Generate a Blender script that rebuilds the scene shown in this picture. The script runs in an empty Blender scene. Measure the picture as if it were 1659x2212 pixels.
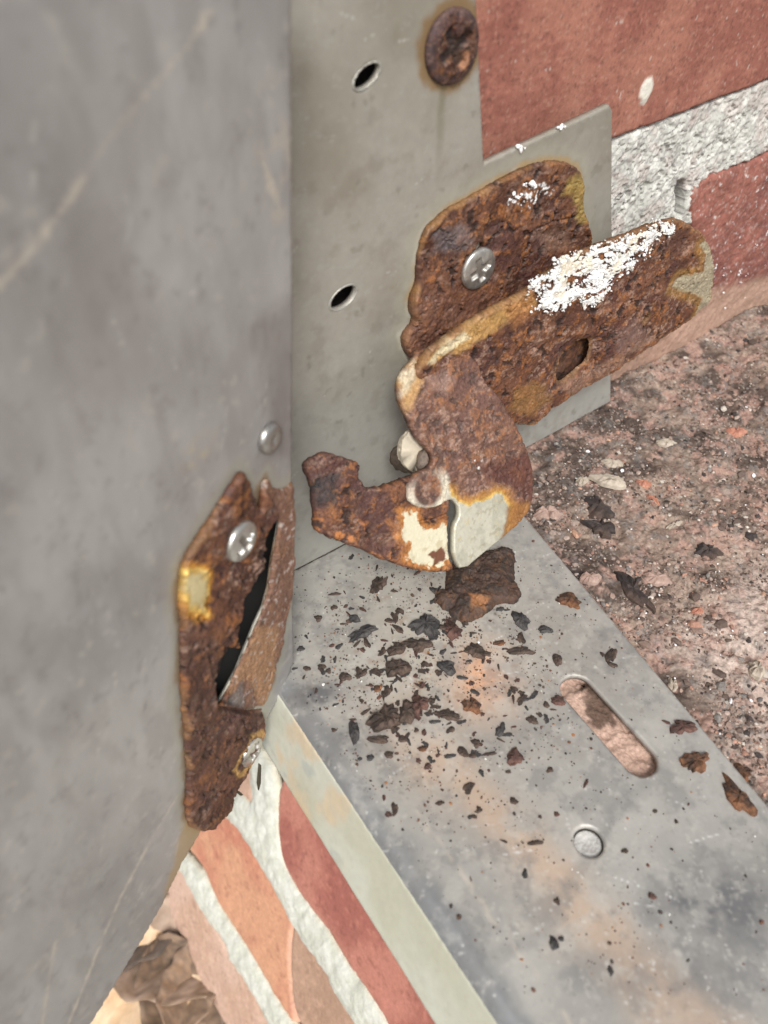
import bpy, math, random, time
import numpy as np
from mathutils import Vector, Matrix
from mathutils.geometry import delaunay_2d_cdt
T0 = time.time()
random.seed(7); RNG = np.random.default_rng(7)
S = bpy.context.scene; COL = S.collection
MM = .001
# ---------------------------------------------------------------- camera
PITCH = math.radians(45); H0 = 130.0
cd = bpy.data.cameras.new('camera'); cam = bpy.data.objects.new('camera', cd); COL.objects.link(cam)
cam.location = (0, 0, H0*MM); cam.rotation_euler = (math.radians(90)-PITCH, 0, 0)
cd.sensor_fit = 'VERTICAL'; cd.sensor_height = 36; cd.lens = 27; cd.clip_start = .002; cd.clip_end = 200
cd.dof.use_dof = True; cd.dof.focus_distance = .172; cd.dof.aperture_fstop = 20.0
S.camera = cam
# ---------------------------------------------------------------- sky, sun, exposure
W = bpy.data.worlds.new('World'); S.world = W; W.use_nodes = True
wt = W.node_tree; bg = wt.nodes['Background']
sky = wt.nodes.new('ShaderNodeTexSky'); sky.sky_type = 'NISHITA'; sky.sun_disc = False
sky.air_density = 1.0; sky.dust_density = 3.0; sky.ozone_density = .6
SUN_EL, SUN_AZ = math.radians(48), math.radians(176)      # azimuth clockwise from +Y
sky.sun_elevation = SUN_EL; sky.sun_rotation = SUN_AZ
hs = wt.nodes.new('ShaderNodeHueSaturation'); hs.inputs['Saturation'].default_value = .12
wt.links.new(sky.outputs[0], hs.inputs['Color']); wt.links.new(hs.outputs[0], bg.inputs['Color'])
bg.inputs['Strength'].default_value = .10
sd = bpy.data.lights.new('sun', 'SUN'); sun = bpy.data.objects.new('sun', sd); COL.objects.link(sun)
sd.energy = 2.0; sd.angle = math.radians(18); sd.color = (1, .96, .9)
sdir = Vector((math.sin(SUN_AZ)*math.cos(SUN_EL), math.cos(SUN_AZ)*math.cos(SUN_EL), math.sin(SUN_EL)))
sun.rotation_euler = sdir.to_track_quat('Z', 'Y').to_euler(); sun.location = sdir*3
S.view_settings.view_transform = 'Standard'; S.view_settings.look = 'None'; S.view_settings.gamma = 1
S.view_settings.exposure = .62
# ---------------------------------------------------------------- helpers: projection of measured points on real planes
FP = 1659.0
CF = np.array([0, math.cos(PITCH), -math.sin(PITCH)]); CU = np.array([0, math.sin(PITCH), math.cos(PITCH)]); CR = np.array([1., 0, 0])
CC = np.array([0, 0, H0])
def ray(x, y): return (x-829.5)/FP*CR + CF - (y-1106)/FP*CU
def Z(x0, y0, k): return lambda *pts: [((x0+x*k)/1.8228, (y0+y*k)/1.8228) for x, y in pts]
Z1 = Z(1100, 0, 1.1597); Z2 = Z(1500, 600, .8137); Z3 = Z(1100, 1400, .6631); Z4 = Z(600, 1700, .8140)
Z5 = Z(1050, 2100, .7836); Z6 = Z(1900, 1600, .7233); Z7 = Z(300, 2800, .9042); Z8 = Z(1100, 2900, 1.1597)
def unit(v): v = np.array(v, float); return v/np.linalg.norm(v)
class Plane:
    def __init__(s, o, n, eu):
        s.o = np.array(o, float); s.n = unit(n); eu = np.array(eu, float); s.eu = unit(eu - s.n*(eu@s.n)); s.ev = np.cross(s.n, s.eu)
    def at(s, x, y):
        d = ray(x, y); return CC + d*(((s.o-CC)@s.n)/(d@s.n))
    def uv(s, pts):
        r = np.array([s.at(*p) for p in pts]) - s.o
        return np.stack([r@s.eu, r@s.ev], 1)
    def xyz(s, uv, h=0.):
        uv = np.asarray(uv); h = np.broadcast_to(h, uv.shape[:1])
        return s.o + uv[:, :1]*s.eu + uv[:, 1:2]*s.ev + h[:, None]*s.n
    def off(s, d, n=None, eu=None): return Plane(s.o+s.n*d, s.n if n is None else n, s.eu if eu is None else eu)
# ---------------------------------------------------------------- numpy noise
TAB = RNG.random((512, 512)).astype(np.float32)
def vn(x, y):
    xi = np.floor(x).astype(int); yi = np.floor(y).astype(int); fx = x-xi; fy = y-yi
    fx = fx*fx*(3-2*fx); fy = fy*fy*(3-2*fy)
    a = TAB[xi & 511, yi & 511]; b = TAB[(xi+1) & 511, yi & 511]; c = TAB[xi & 511, (yi+1) & 511]; d = TAB[(xi+1) & 511, (yi+1) & 511]
    return (a*(1-fx)+b*fx)*(1-fy)+(c*(1-fx)+d*fx)*fy
def fbm(uv, f, octv=4, seed=0, gain=.5, stretch=1.0):
    """0..1, centred on .5; uv in mm, f cycles per mm"""
    x = uv[:, 0]*f*stretch+seed*17.3; y = uv[:, 1]*f+seed*9.7
    t = 0; a = 1.; s = 0
    for k in range(octv):
        t = t+a*vn(x, y); s += a; a *= gain; x, y = (x*1.6-y*1.2)+5.1, (x*1.2+y*1.6)+3.7
    return t/s
def ss(a, b, x): t = np.clip((x-a)/(b-a), 0, 1); return t*t*(3-2*t)
def inside(P, poly):
    poly = np.asarray(poly, float); r = np.zeros(len(P), bool)
    o = np.argsort(P[:, 1], kind='stable'); x = P[o, 0]; y = P[o, 1]; rs = np.zeros(len(P), bool); Q = np.roll(poly, -1, 0)
    lo = np.searchsorted(y, np.minimum(poly[:, 1], Q[:, 1]), 'left'); hi = np.searchsorted(y, np.maximum(poly[:, 1], Q[:, 1]), 'left')
    for (ax, ay), (bx, by), i, j in zip(poly, Q, lo, hi):
        if i >= j: continue
        rs[i:j] ^= x[i:j] < (bx-ax)*(y[i:j]-ay)/(by-ay)+ax
    r[o] = rs
    return r
def dist(P, poly, closed=True, cut=14.):
    """distance to the outline, exact up to cut mm (points binned so that only near segments are measured)"""
    poly = np.asarray(poly, float); Q = np.roll(poly, -1, 0) if closed else poly[1:]; A = poly if closed else poly[:-1]
    best = np.full(len(P), cut)
    if not len(P): return best
    ab = Q-A; L = (ab*ab).sum(1); k = L > 1e-12; A, Q, ab, L = A[k], Q[k], ab[k], L[k]
    slo = np.minimum(A, Q); shi = np.maximum(A, Q)
    near = ((P >= slo.min(0)-cut) & (P <= shi.max(0)+cut)).all(1)
    idx = np.nonzero(near)[0]
    if not len(idx): return best
    bs = 2.5 if len(A) > 40 else 40.
    while True:
        b = np.floor(P[idx]/bs).astype(np.int64); key = b[:, 0]*100003+b[:, 1]; o = np.argsort(key, kind='stable'); ks = key[o]
        st = np.nonzero(np.r_[True, ks[1:] != ks[:-1]])[0]
        if len(st) < 3000: break
        bs *= 2
    en = np.r_[st[1:], len(ks)]
    for i, j in zip(st, en):
        I = idx[o[i:j]]; q = P[I]; lo = q.min(0); hi = q.max(0)
        gap = np.maximum(0, np.maximum(slo-hi, lo-shi)); g2 = (gap*gap).sum(1)
        far = np.maximum(np.abs(slo-hi), np.abs(shi-lo)).max(1)          # rough upper bound
        c = (lo+hi)/2; r = np.linalg.norm(hi-lo)/2
        t = np.clip(((c-A)*ab).sum(1)/L, 0, 1); dc = np.linalg.norm(c-A-t[:, None]*ab, axis=1); m = dc.min()
        if m-r > cut: continue
        S_ = np.nonzero(dc <= m+2*r+1e-9)[0]
        a = A[S_]; e = ab[S_]; t = np.clip(((q[:, None]-a[None])*e[None]).sum(2)/L[S_][None], 0, 1); v = q[:, None]-a[None]-t[:, :, None]*e[None]
        best[I] = np.minimum(cut, np.sqrt((v*v).sum(2).min(1)))
    return best
def sdf(P, poly): d = dist(P, poly); return np.where(inside(P, poly), d, -d)
def smooth(poly, it=2):
    for _ in range(it):
        q = np.roll(poly, -1, 0); poly = np.stack([poly*.75+q*.25, poly*.25+q*.75], 1).reshape(-1, 2)
    return poly
def dens(poly, step, closed=True):
    out = []; Q = np.roll(poly, -1, 0) if closed else poly[1:]
    for a, b in zip(poly, Q):
        n = max(1, int(np.ceil(np.linalg.norm(b-a)/step)))
        for k in range(n): out.append(a+(b-a)*k/n)
    return np.array(out)
def circle(c, r, n=40, ang=0, ry=None):
    ry = r if ry is None else ry; t = np.linspace(0, 2*np.pi, n, endpoint=False)
    x, y = r*np.cos(t), ry*np.sin(t); ca, sa = math.cos(ang), math.sin(ang)
    return np.stack([c[0]+x*ca-y*sa, c[1]+x*sa+y*ca], 1)
def offs(poly, d):
    """grow an outline by d mm"""
    p = np.asarray(poly, float); t = np.roll(p, -1, 0)-np.roll(p, 1, 0); t /= np.linalg.norm(t, axis=1)[:, None]+1e-9; n = np.stack([t[:, 1], -t[:, 0]], 1)
    q = p+n*.05; A0 = abs((p[:, 0]*np.roll(p[:, 1], -1)-p[:, 1]*np.roll(p[:, 0], -1)).sum()); A1 = abs((q[:, 0]*np.roll(q[:, 1], -1)-q[:, 1]*np.roll(q[:, 0], -1)).sum())
    return p+n*d*(1 if A1 > A0 else -1)
# ---------------------------------------------------------------- scene object helpers
def tag(o, label=None, cat=None, group=None, kind=None):
    if label: o['label'] = label
    if cat: o['category'] = cat
    if group: o['group'] = group
    if kind: o['kind'] = kind
    return o
def empty(name, label, cat, loc=(0, 0, 0), group=None):
    o = bpy.data.objects.new(name, None); COL.objects.link(o); o.location = Vector(loc)*MM; o.empty_display_size = .01
    return tag(o, label, cat, group)
def link(name, V, F, mat, parent=None, attrs=None, flat=False):
    """V in mm, world space"""
    me = bpy.data.meshes.new(name); V = np.asarray(V, float)
    o = bpy.data.objects.new(name, me); COL.objects.link(o)
    base = np.zeros(3)
    if parent is not None: base = np.array(parent.location)/MM; o.parent = parent
    else: base = np.array([V[:, 0].mean(), V[:, 1].mean(), V[:, 2].min()]); o.location = Vector(base)*MM
    P = ((V-base)*MM).astype(np.float32)
    F = np.asarray(F, np.int32)
    me.vertices.add(len(P)); me.vertices.foreach_set('co', P.ravel())
    me.loops.add(F.size); me.loops.foreach_set('vertex_index', F.ravel())
    me.polygons.add(len(F)); me.polygons.foreach_set('loop_start', np.arange(0, F.size, F.shape[1], dtype=np.int32))
    me.update(calc_edges=True); me.validate()
    me.polygons.foreach_set('use_smooth', np.full(len(me.polygons), not flat)); me.materials.append(mat)
    for k, v in (attrs or {}).items():
        if v.ndim == 2:
            a = me.color_attributes.new(k, 'FLOAT_COLOR', 'POINT'); c = np.ones((len(P), 4), np.float32); c[:, :3] = v; a.data.foreach_set('color', c.ravel())
        else:
            a = me.attributes.new(k, 'FLOAT', 'POINT'); a.data.foreach_set('value', v.astype(np.float32))
    return o
def slab(name, pl, outline, mat, parent=None, holes=(), cell=.5, th=1.5, rad=.4, h=None, col=None, ragged=0., rf=1., keep=None, base=0., seed=0, flat=False, sm=1, bend=None):
    """solid plate on plane pl: outline/holes in plane mm, top relief h(uv, d), colour col(uv, d, hh)->(rgb, rough, metal)"""
    t_ = time.time()
    loops = []
    for i, L in enumerate([outline, *holes]):
        L = smooth(np.asarray(L, float), sm) if sm else np.asarray(L, float)
        L = dens(L, cell)
        if ragged:
            L = L + (np.stack([fbm(L, rf, 4, seed+3, .6), fbm(L, rf, 4, seed+8, .6)], 1)-.5)*2*ragged
        loops.append(L)
    lo = loops[0].min(0); hi = loops[0].max(0)
    gx, gy = np.meshgrid(np.arange(lo[0], hi[0], cell), np.arange(lo[1], hi[1], cell*.87)); gx = gx+(np.arange(gx.shape[0]) % 2)[:, None]*cell*.5
    G = np.stack([gx.ravel(), gy.ravel()], 1); G = G+(RNG.random(G.shape)-.5)*cell*.35
    ins = inside(G, loops[0])
    for L in loops[1:]: ins &= ~inside(G, L)
    G = G[ins]
    dG = np.min([dist(G, L) for L in loops], 0); m = dG > cell*.45; G = G[m]; dG = dG[m]
    B = np.concatenate(loops); P = np.concatenate([B, G]); d = np.concatenate([np.zeros(len(B)), dG])
    E = []; k = 0
    for L in loops:
        n = len(L); E += [(k+i, k+(i+1) % n) for i in range(n)]; k += n
    off = P.mean(0)
    r = delaunay_2d_cdt([Vector(p) for p in (P-off)], E, [], 0, 1e-6, False)
    P2 = np.array([tuple(v) for v in r[0]])+off; Tm = np.array(r[2])
    if len(P2) != len(P): d = np.min([dist(P2, L) for L in loops], 0)
    P = P2
    c = P[Tm].mean(1); ok = inside(c, loops[0])
    for L in loops[1:]: ok &= ~inside(c, L)
    if keep is not None: ok &= keep(c)
    Tm = Tm[ok]
    used = np.unique(Tm); mp = -np.ones(len(P), int); mp[used] = np.arange(len(used)); P = P[used]; d = d[used]; Tm = mp[Tm]
    a, b2, c2 = P[Tm[:, 0]], P[Tm[:, 1]], P[Tm[:, 2]]
    cr = (b2-a)[:, 0]*(c2-a)[:, 1]-(b2-a)[:, 1]*(c2-a)[:, 0]; Tm[cr < 0] = Tm[cr < 0][:, ::-1]
    hh = np.zeros(len(P)) if h is None else h(P, d)
    rr = max(rad, 1e-6); e = np.clip(1-d/rr, 0, 1); top = th+hh-rr*(1-np.sqrt(np.maximum(0, 1-e*e)))
    lift = 0 if bend is None else bend(P)
    # boundary edges -> side walls
    ed = np.concatenate([Tm[:, [0, 1]], Tm[:, [1, 2]], Tm[:, [2, 0]]]); key = np.sort(ed, 1); kk = key[:, 0]*len(P)+key[:, 1]
    u, inv, cnt = np.unique(kk, return_inverse=True, return_counts=True); be = ed[cnt[inv] == 1]
    bv = np.unique(be); bm = -np.ones(len(P), int); bm[bv] = np.arange(len(bv))+len(P)
    nP = len(P); V = np.concatenate([pl.xyz(P, base+top+lift), pl.xyz(P[bv], base+(0 if bend is None else lift[bv]))])
    F = [Tm, np.stack([be[:, 1], be[:, 0], bm[be[:, 0]]], 1), np.stack([be[:, 1], bm[be[:, 0]], bm[be[:, 1]]], 1)]
    # underside: coarse copy
    if th > .05:
        V = np.concatenate([V, pl.xyz(P, base+(0 if bend is None else lift))]) if False else V
        ub = dict(zip(bv, range(len(bv))))
        if keep is None and len(bv) > 2:
            PB = P[bv]; ee = [(ub[i], ub[j]) for i, j in be]
            rb = delaunay_2d_cdt([Vector(p) for p in (PB-off)], ee, [], 0, 1e-6, False)
            if len(rb[0]) == len(PB):
                tb = np.array(rb[2]); cb = PB[tb].mean(1); okb = inside(cb, loops[0])
                for L in loops[1:]: okb &= ~inside(cb, L)
                tb = tb[okb]; a, b3, c3 = PB[tb[:, 0]], PB[tb[:, 1]], PB[tb[:, 2]]
                cr = (b3-a)[:, 0]*(c3-a)[:, 1]-(b3-a)[:, 1]*(c3-a)[:, 0]; tb[cr > 0] = tb[cr > 0][:, ::-1]
                F.append(tb+nP)
    F = np.concatenate(F)
    at = None
    if col is not None:
        cr4 = col(P, d, hh); C, R, Mt = cr4[:3]; Fi = np.broadcast_to(cr4[3] if len(cr4) > 3 else 1., (nP,)); C = np.broadcast_to(C, (nP, 3)); R = np.broadcast_to(R, (nP,)); Mt = np.broadcast_to(Mt, (nP,))
        at = {'Col': np.concatenate([C, C[bv]]), 'Rough': np.concatenate([R, R[bv]]), 'Metal': np.concatenate([Mt, Mt[bv]]), 'Fine': np.concatenate([Fi, Fi[bv]])}
    if time.time()-t_ > 1.5: print('slow', name, len(P), round(time.time()-t_, 1))
    return link(name, V, F, mat, parent, at, flat)
def lerp(a, b, t): a = np.asarray(a, float); b = np.asarray(b, float); return a*(1-t[:, None])+b*t[:, None]
def srgb(r, g, b):
    return np.array([(c/255/12.92 if c <= 10 else ((c/255+.055)/1.055)**2.4) for c in (r, g, b)])
# ---------------------------------------------------------------- materials
def mat(name, fine=900, amt=.25, bump=.15, bumpscale=1200, stretch=(1, 1, 1), rough_add=0., spec=.5, color=None, rough=.8, metal=0., coat=0., rot=0.):
    m = bpy.data.materials.new(name); m.use_nodes = True; t = m.node_tree; N = t.nodes; Lk = t.links; p = N['Principled BSDF']
    tc = N.new('ShaderNodeTexCoord'); mpg = N.new('ShaderNodeMapping'); mpg.inputs['Scale'].default_value = stretch; mpg.inputs['Rotation'].default_value = (0, 0, rot)
    Lk.new(tc.outputs['Object'], mpg.inputs['Vector'])
    n1 = N.new('ShaderNodeTexNoise'); n1.inputs['Scale'].default_value = fine; n1.inputs['Detail'].default_value = 5; n1.inputs['Roughness'].default_value = .65
    Lk.new(mpg.outputs[0], n1.inputs['Vector'])
    mr = N.new('ShaderNodeMapRange'); mr.inputs['From Min'].default_value = .25; mr.inputs['From Max'].default_value = .75; mr.inputs['To Min'].default_value = 1-amt; mr.inputs['To Max'].default_value = 1+amt
    Lk.new(n1.outputs['Fac'], mr.inputs['Value'])
    vm = N.new('ShaderNodeVectorMath'); vm.operation = 'SCALE'; Lk.new(mr.outputs[0], vm.inputs['Scale'])
    if color is None:
        a = N.new('ShaderNodeAttribute'); a.attribute_name = 'Col'; Lk.new(a.outputs['Color'], vm.inputs[0])
        b = N.new('ShaderNodeAttribute'); b.attribute_name = 'Rough'; Lk.new(b.outputs['Fac'], p.inputs['Roughness'])
        c = N.new('ShaderNodeAttribute'); c.attribute_name = 'Metal'; Lk.new(c.outputs['Fac'], p.inputs['Metallic'])
    else:
        n3 = N.new('ShaderNodeTexNoise'); n3.inputs['Scale'].default_value = fine*.25; n3.inputs['Detail'].default_value = 3; Lk.new(tc.outputs['Object'], n3.inputs['Vector'])
        rp = N.new('ShaderNodeValToRGB'); rp.color_ramp.elements[0].position = .38; rp.color_ramp.elements[1].position = .62
        rp.color_ramp.elements[0].color = (*color[0], 1); rp.color_ramp.elements[1].color = (*color[1], 1)
        Lk.new(n3.outputs['Fac'], rp.inputs['Fac']); Lk.new(rp.outputs[0], vm.inputs[0])
        p.inputs['Roughness'].default_value = rough; p.inputs['Metallic'].default_value = metal
    Lk.new(vm.outputs[0], p.inputs['Base Color'])
    n2 = N.new('ShaderNodeTexNoise'); n2.inputs['Scale'].default_value = bumpscale; n2.inputs['Detail'].default_value = 4; Lk.new(mpg.outputs[0], n2.inputs['Vector'])
    bp = N.new('ShaderNodeBump'); bp.inputs['Strength'].default_value = bump; bp.inputs['Distance'].default_value = .0004
    Lk.new(n2.outputs['Fac'], bp.inputs['Height']); Lk.new(bp.outputs[0], p.inputs['Normal'])
    if name == 'rusted steel':
        f = N.new('ShaderNodeAttribute'); f.attribute_name = 'Fine'; mu = N.new('ShaderNodeMath'); mu.operation = 'MULTIPLY'; mu.inputs[1].default_value = bump
        Lk.new(f.outputs['Fac'], mu.inputs[0]); Lk.new(mu.outputs[0], bp.inputs['Strength'])
        mx = N.new('ShaderNodeMix'); mx.inputs['A'].default_value = 1.0; Lk.new(f.outputs['Fac'], mx.inputs['Factor']); Lk.new(mr.outputs[0], mx.inputs['B']); Lk.new(mx.outputs[0], vm.inputs['Scale'])
    p.inputs['Specular IOR Level'].default_value = .15 if name in ('brick', 'mortar', 'rubble dirt', 'soil') else spec; p.inputs['Coat Weight'].default_value = coat
    return m
M_rust = mat('rusted steel', 1500, .42, .45, 1600, spec=.5)
M_galv = mat('galvanised steel', 500, .07, .05, 900, stretch=(1, 1, 1))
M_door = mat('grey door metal', 260, .07, .05, 500, stretch=(1, 1, .35))
M_brick = mat('brick', 900, .16, .25, 1400)
M_mortar = mat('mortar', 900, .12, .6, 900)
M_dirt = mat('rubble dirt', 1400, .4, .7, 1500)
M_grain = mat('grit', 1800, .3, .3, 2200)
M_zinc = mat('zinc plated screw', 1500, .12, .08, 2500)
M_paint = mat('old paint', 1500, .08, .4, 1500)
M_leaf = mat('dry leaf', 300, .2, .4, 300)
FLM = [mat('dark slate flake', 1200, .5, .6, 1500, color=((.022, .021, .022), (.065, .06, .058)), rough=.75),
       mat('brown flake', 1200, .5, .6, 1500, color=((.032, .022, .017), (.085, .056, .042)), rough=.8),
       mat('red brown flake', 1200, .5, .6, 1500, color=((.045, .022, .018), (.12, .06, .046)), rough=.8),
       mat('orange flake', 1200, .5, .6, 1500, color=((.04, .022, .015), (.17, .075, .035)), rough=.85)]
# ---------------------------------------------------------------- planes of the place
ZN = np.array([0, 0, 1.])
SILL = Plane((0, 0, 0), ZN, (1, 0, 0))
P1 = SILL.at(640, 1230); P2 = SILL.at(1320, 870); D = unit(P2-P1)
JN = np.array([D[1], -D[0], 0.])
JAMB = Plane(P1, JN, D)
FA = SILL.at(605, 1500); FB = SILL.at(1080, 2212); X = unit(FB-FA); MN = np.array([X[1], -X[0], 0.]);
if MN@(CC-FA) < 0: MN = -MN
BACK = JAMB.off(-9.)                                   # face of the brickwork behind the jamb
HN = JAMB.at(632, 700)
DN = unit((.86, -.5, 0)); DOOR = Plane(HN+DN*12.5, DN, (-.5, -.86, 0))
def U(pl, *pts): return pl.uv(pts)

# ================================================================ colour recipes
def rustcol(uv, seed=0, dust=.35, bright=1.):
    wq = uv+np.stack([fbm(uv, .5, 4, seed+31, .6), fbm(uv, .5, 4, seed+37, .6)], 1)*2.2
    a = fbm(wq, .11, 4, seed+1, .55); lay = fbm(wq, .24, 5, seed+41, .55); l2 = fbm(wq, .5, 4, seed+43, .6); c = fbm(uv, 1.9, 4, seed+4, .65)
    C = lerp((.075, .032, .022), (.175, .078, .045), ss(.35, .65, np.floor(lay*13)/13*.6+a*.4))
    C = lerp(C, (.062, .027, .028), ss(.54, .64, a)*.75)
    C = lerp(C, (.30, .125, .042), ss(.52, .64, l2*.6+c*.4)*.7)
    C = lerp(C, (.30, .205, .17), ss(.50, .68, fbm(uv, 1.1, 5, seed+6, .75, .6))*dust*ss(.35, .6, fbm(wq, .2, 3, seed+8))*1.8)
    C = lerp(C, (.020, .011, .011), ss(.60, .66, fbm(wq, .6, 4, seed+11, .55))*.85)
    f = lay*13-np.floor(lay*13); C = C*(1-.35*ss(.14, .0, f)[:, None])
    C = lerp(C, (.05, .024, .018), ss(.64, .74, fbm(uv, 2.2, 3, seed+17))*.6)
    return C*bright*np.array([1.0, .93, .84])
def terr(n, k, soft=.12):
    q = n*k; f = np.floor(q); return (f+ss(1-soft, 1, q-f))/k
def rusth(uv, seed=0, amp=.5):
    wq = uv+np.stack([fbm(uv, .5, 4, seed+31, .6), fbm(uv, .5, 4, seed+37, .6)], 1)*2.2
    b = fbm(wq, .20, 4, seed+2, .5); t1 = terr(fbm(wq, .24, 5, seed+41, .55), 13); t2 = terr(fbm(wq, .5, 4, seed+43, .6), 9)
    p = fbm(wq, .6, 4, seed+11, .55)
    return (b-.5)*1.5*amp+(t1-.5)*3.2*amp+(t2-.5)*1.3*amp-ss(.62, .67, p)*amp*1.0+(fbm(uv, 2.8, 3, seed+13, .6)-.5)*amp*.22
def pm(uv, poly, soft=.5, amp=.0, f=1., seed=0):
    s = sdf(uv, np.asarray(poly)); s = s+(fbm(uv, f, 4, seed+21, .6)-.5)*2*amp
    return ss(-soft, soft, s)
def scratches(uv, n, lo, hi, seed, L=(1, 6), w=.07, ang=None):
    r = random.Random(seed); m = np.zeros(len(uv))
    for _ in range(n):
        c = np.array([r.uniform(lo[0], hi[0]), r.uniform(lo[1], hi[1])]); a = (r.uniform(0, math.pi) if ang is None else r.gauss(ang, .35)); l = r.uniform(*L)
        dv = np.array([math.cos(a), math.sin(a)]); kq = r.uniform(.3, 1); I = np.nonzero((np.abs(uv-c) < l+1).all(1))[0]
        if not len(I): continue
        q = uv[I]-c; s = q@dv; t = q@np.array([-dv[1], dv[0]])+.03*s*s/l
        m[I] = np.maximum(m[I], np.exp(-(t/w)**2)*ss(l, l*.6, np.abs(s))*kq)
    return m

# ================================================================ METAL FRAME (jamb + sill panel + front lip)
frame = empty('metal_frame', 'galvanised steel cabinet frame with jamb and flake strewn sill panel', 'metal frame', tuple(P1))
leafpts = Z2((190, 400), (230, 340), (300, 275), (400, 225), (500, 160), (600, 110), (700, 60), (800, 35), (880, 40), (940, 70), (965, 130), (965, 250), (980, 330), (1010, 420),
             (1000, 560), (700, 800), (330, 1000), (200, 1010), (140, 1000), (95, 950), (90, 880), (150, 810), (125, 750), (130, 700), (165, 620), (165, 520))
leafuv = JAMB.uv(leafpts)
jo = U(JAMB, (600, -260), (1020, -260), (1030, 0), (1045, 352), (1180, 290), (1315, 226), (1322, 240), (1323, 560), (1321, 869), (1140, 966), (600, 1252))
def ellhole(pl, cx, cy, a, b, ang):   # measured ellipse on the picture -> outline on its plane
    t = np.linspace(0, 2*np.pi, 28, endpoint=False); c, s = math.cos(ang), math.sin(ang)
    return pl.uv([(cx+a*np.cos(k)*c-b*np.sin(k)*s, cy+a*np.cos(k)*s+b*np.sin(k)*c) for k in t])
jh = [ellhole(JAMB, 793, 165, 35, 17, -.82), ellhole(JAMB, 742, 643, 33, 16, -.75)]
rs_c = JAMB.uv([(975, 101)])[0]
def jcol(uv, d, hh):
    C = lerp((.29, .268, .222), (.36, .34, .298), ss(.3, .7, fbm(uv, .06, 3, 1)))
    low = ss(60, 20, uv[:, 1]); C = lerp(C, (.43, .43, .40), low*.85)  # lower jamb lightened in the colour, standing in for its brighter reflection
    C = lerp(C, (.19, .16, .125), ss(.55, .75, fbm(uv, .25, 5, 5, .6))*.25)
    C = lerp(C, (.40, .40, .37), ss(.62, .8, fbm(uv, 1.2, 4, 8, .7, .5))*.4)
    C = lerp(C, (.6, .6, .57), scratches(uv, 60, uv.min(0), uv.max(0), 4, (.5, 2.2), .05, .15)*.75)
    C = lerp(C, (.13, .125, .09), ss(.76, .82, fbm(uv, .35, 3, 31))*.3)
    s = -sdf(uv, leafuv)+(fbm(uv, .5, 4, 3)-.5)*1.2
    C = lerp(C, (.39, .38, .31), ss(4.2, 1.2, s)*.6); C = lerp(C, (.33, .21, .08), ss(1.3, .1, s)*.75*ss(.35, .6, fbm(uv, .16, 3, 98)))
    r = np.linalg.norm(uv-rs_c, axis=1)+(fbm(uv, .7, 3, 6)-.5)*1.4
    C = lerp(C, (.24, .14, .05), ss(7.2, 6.0, r)*.8)
    run = ss(1.3, .2, np.abs(uv[:, 0]-rs_c[0]+1.6+(fbm(uv, .2, 3, 44)-.5)*1.5))*ss(-26, -5, uv[:, 1]-rs_c[1])*ss(0, -4, uv[:, 1]-rs_c[1])
    C = lerp(C, (.17, .15, .09), run*.5)
    R = .52+.2*(fbm(uv, .5, 4, 12)-.5)
    met = .33*np.ones(len(uv))-ss(1.0, .15, s)*.3
    return C, R, met
def jh_(uv, d): return (fbm(uv, .03, 3, 2)-.5)*.9+(fbm(uv, .3, 3, 5)-.5)*.08
slab('jamb_panel', JAMB, jo, M_galv, frame, jh, .42, 1.2, .25, jh_, jcol, base=-1.2, sm=0)
slab('hole_shade_strip', JAMB.off(-5), U(JAMB.off(-5), (640, -200), (960, -200), (980, 300), (980, 900), (650, 1000)), M_dirt, frame, [], 1.5, 1., .2, None, lambda uv, d, hh: (np.tile(np.array([.022, .018, .018]), (len(uv), 1)), .9, 0.), base=-1, sm=0)  # added near-black strip, stands in for shade behind the jamb holes
# sill panel
so = U(SILL, (640, 1228), (1049, 1015), (1128, 1108), (1659, 1740), (1960, 2100), (2300, 2900), (1560, 2900), (1080, 2212), (605, 1500))
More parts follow.
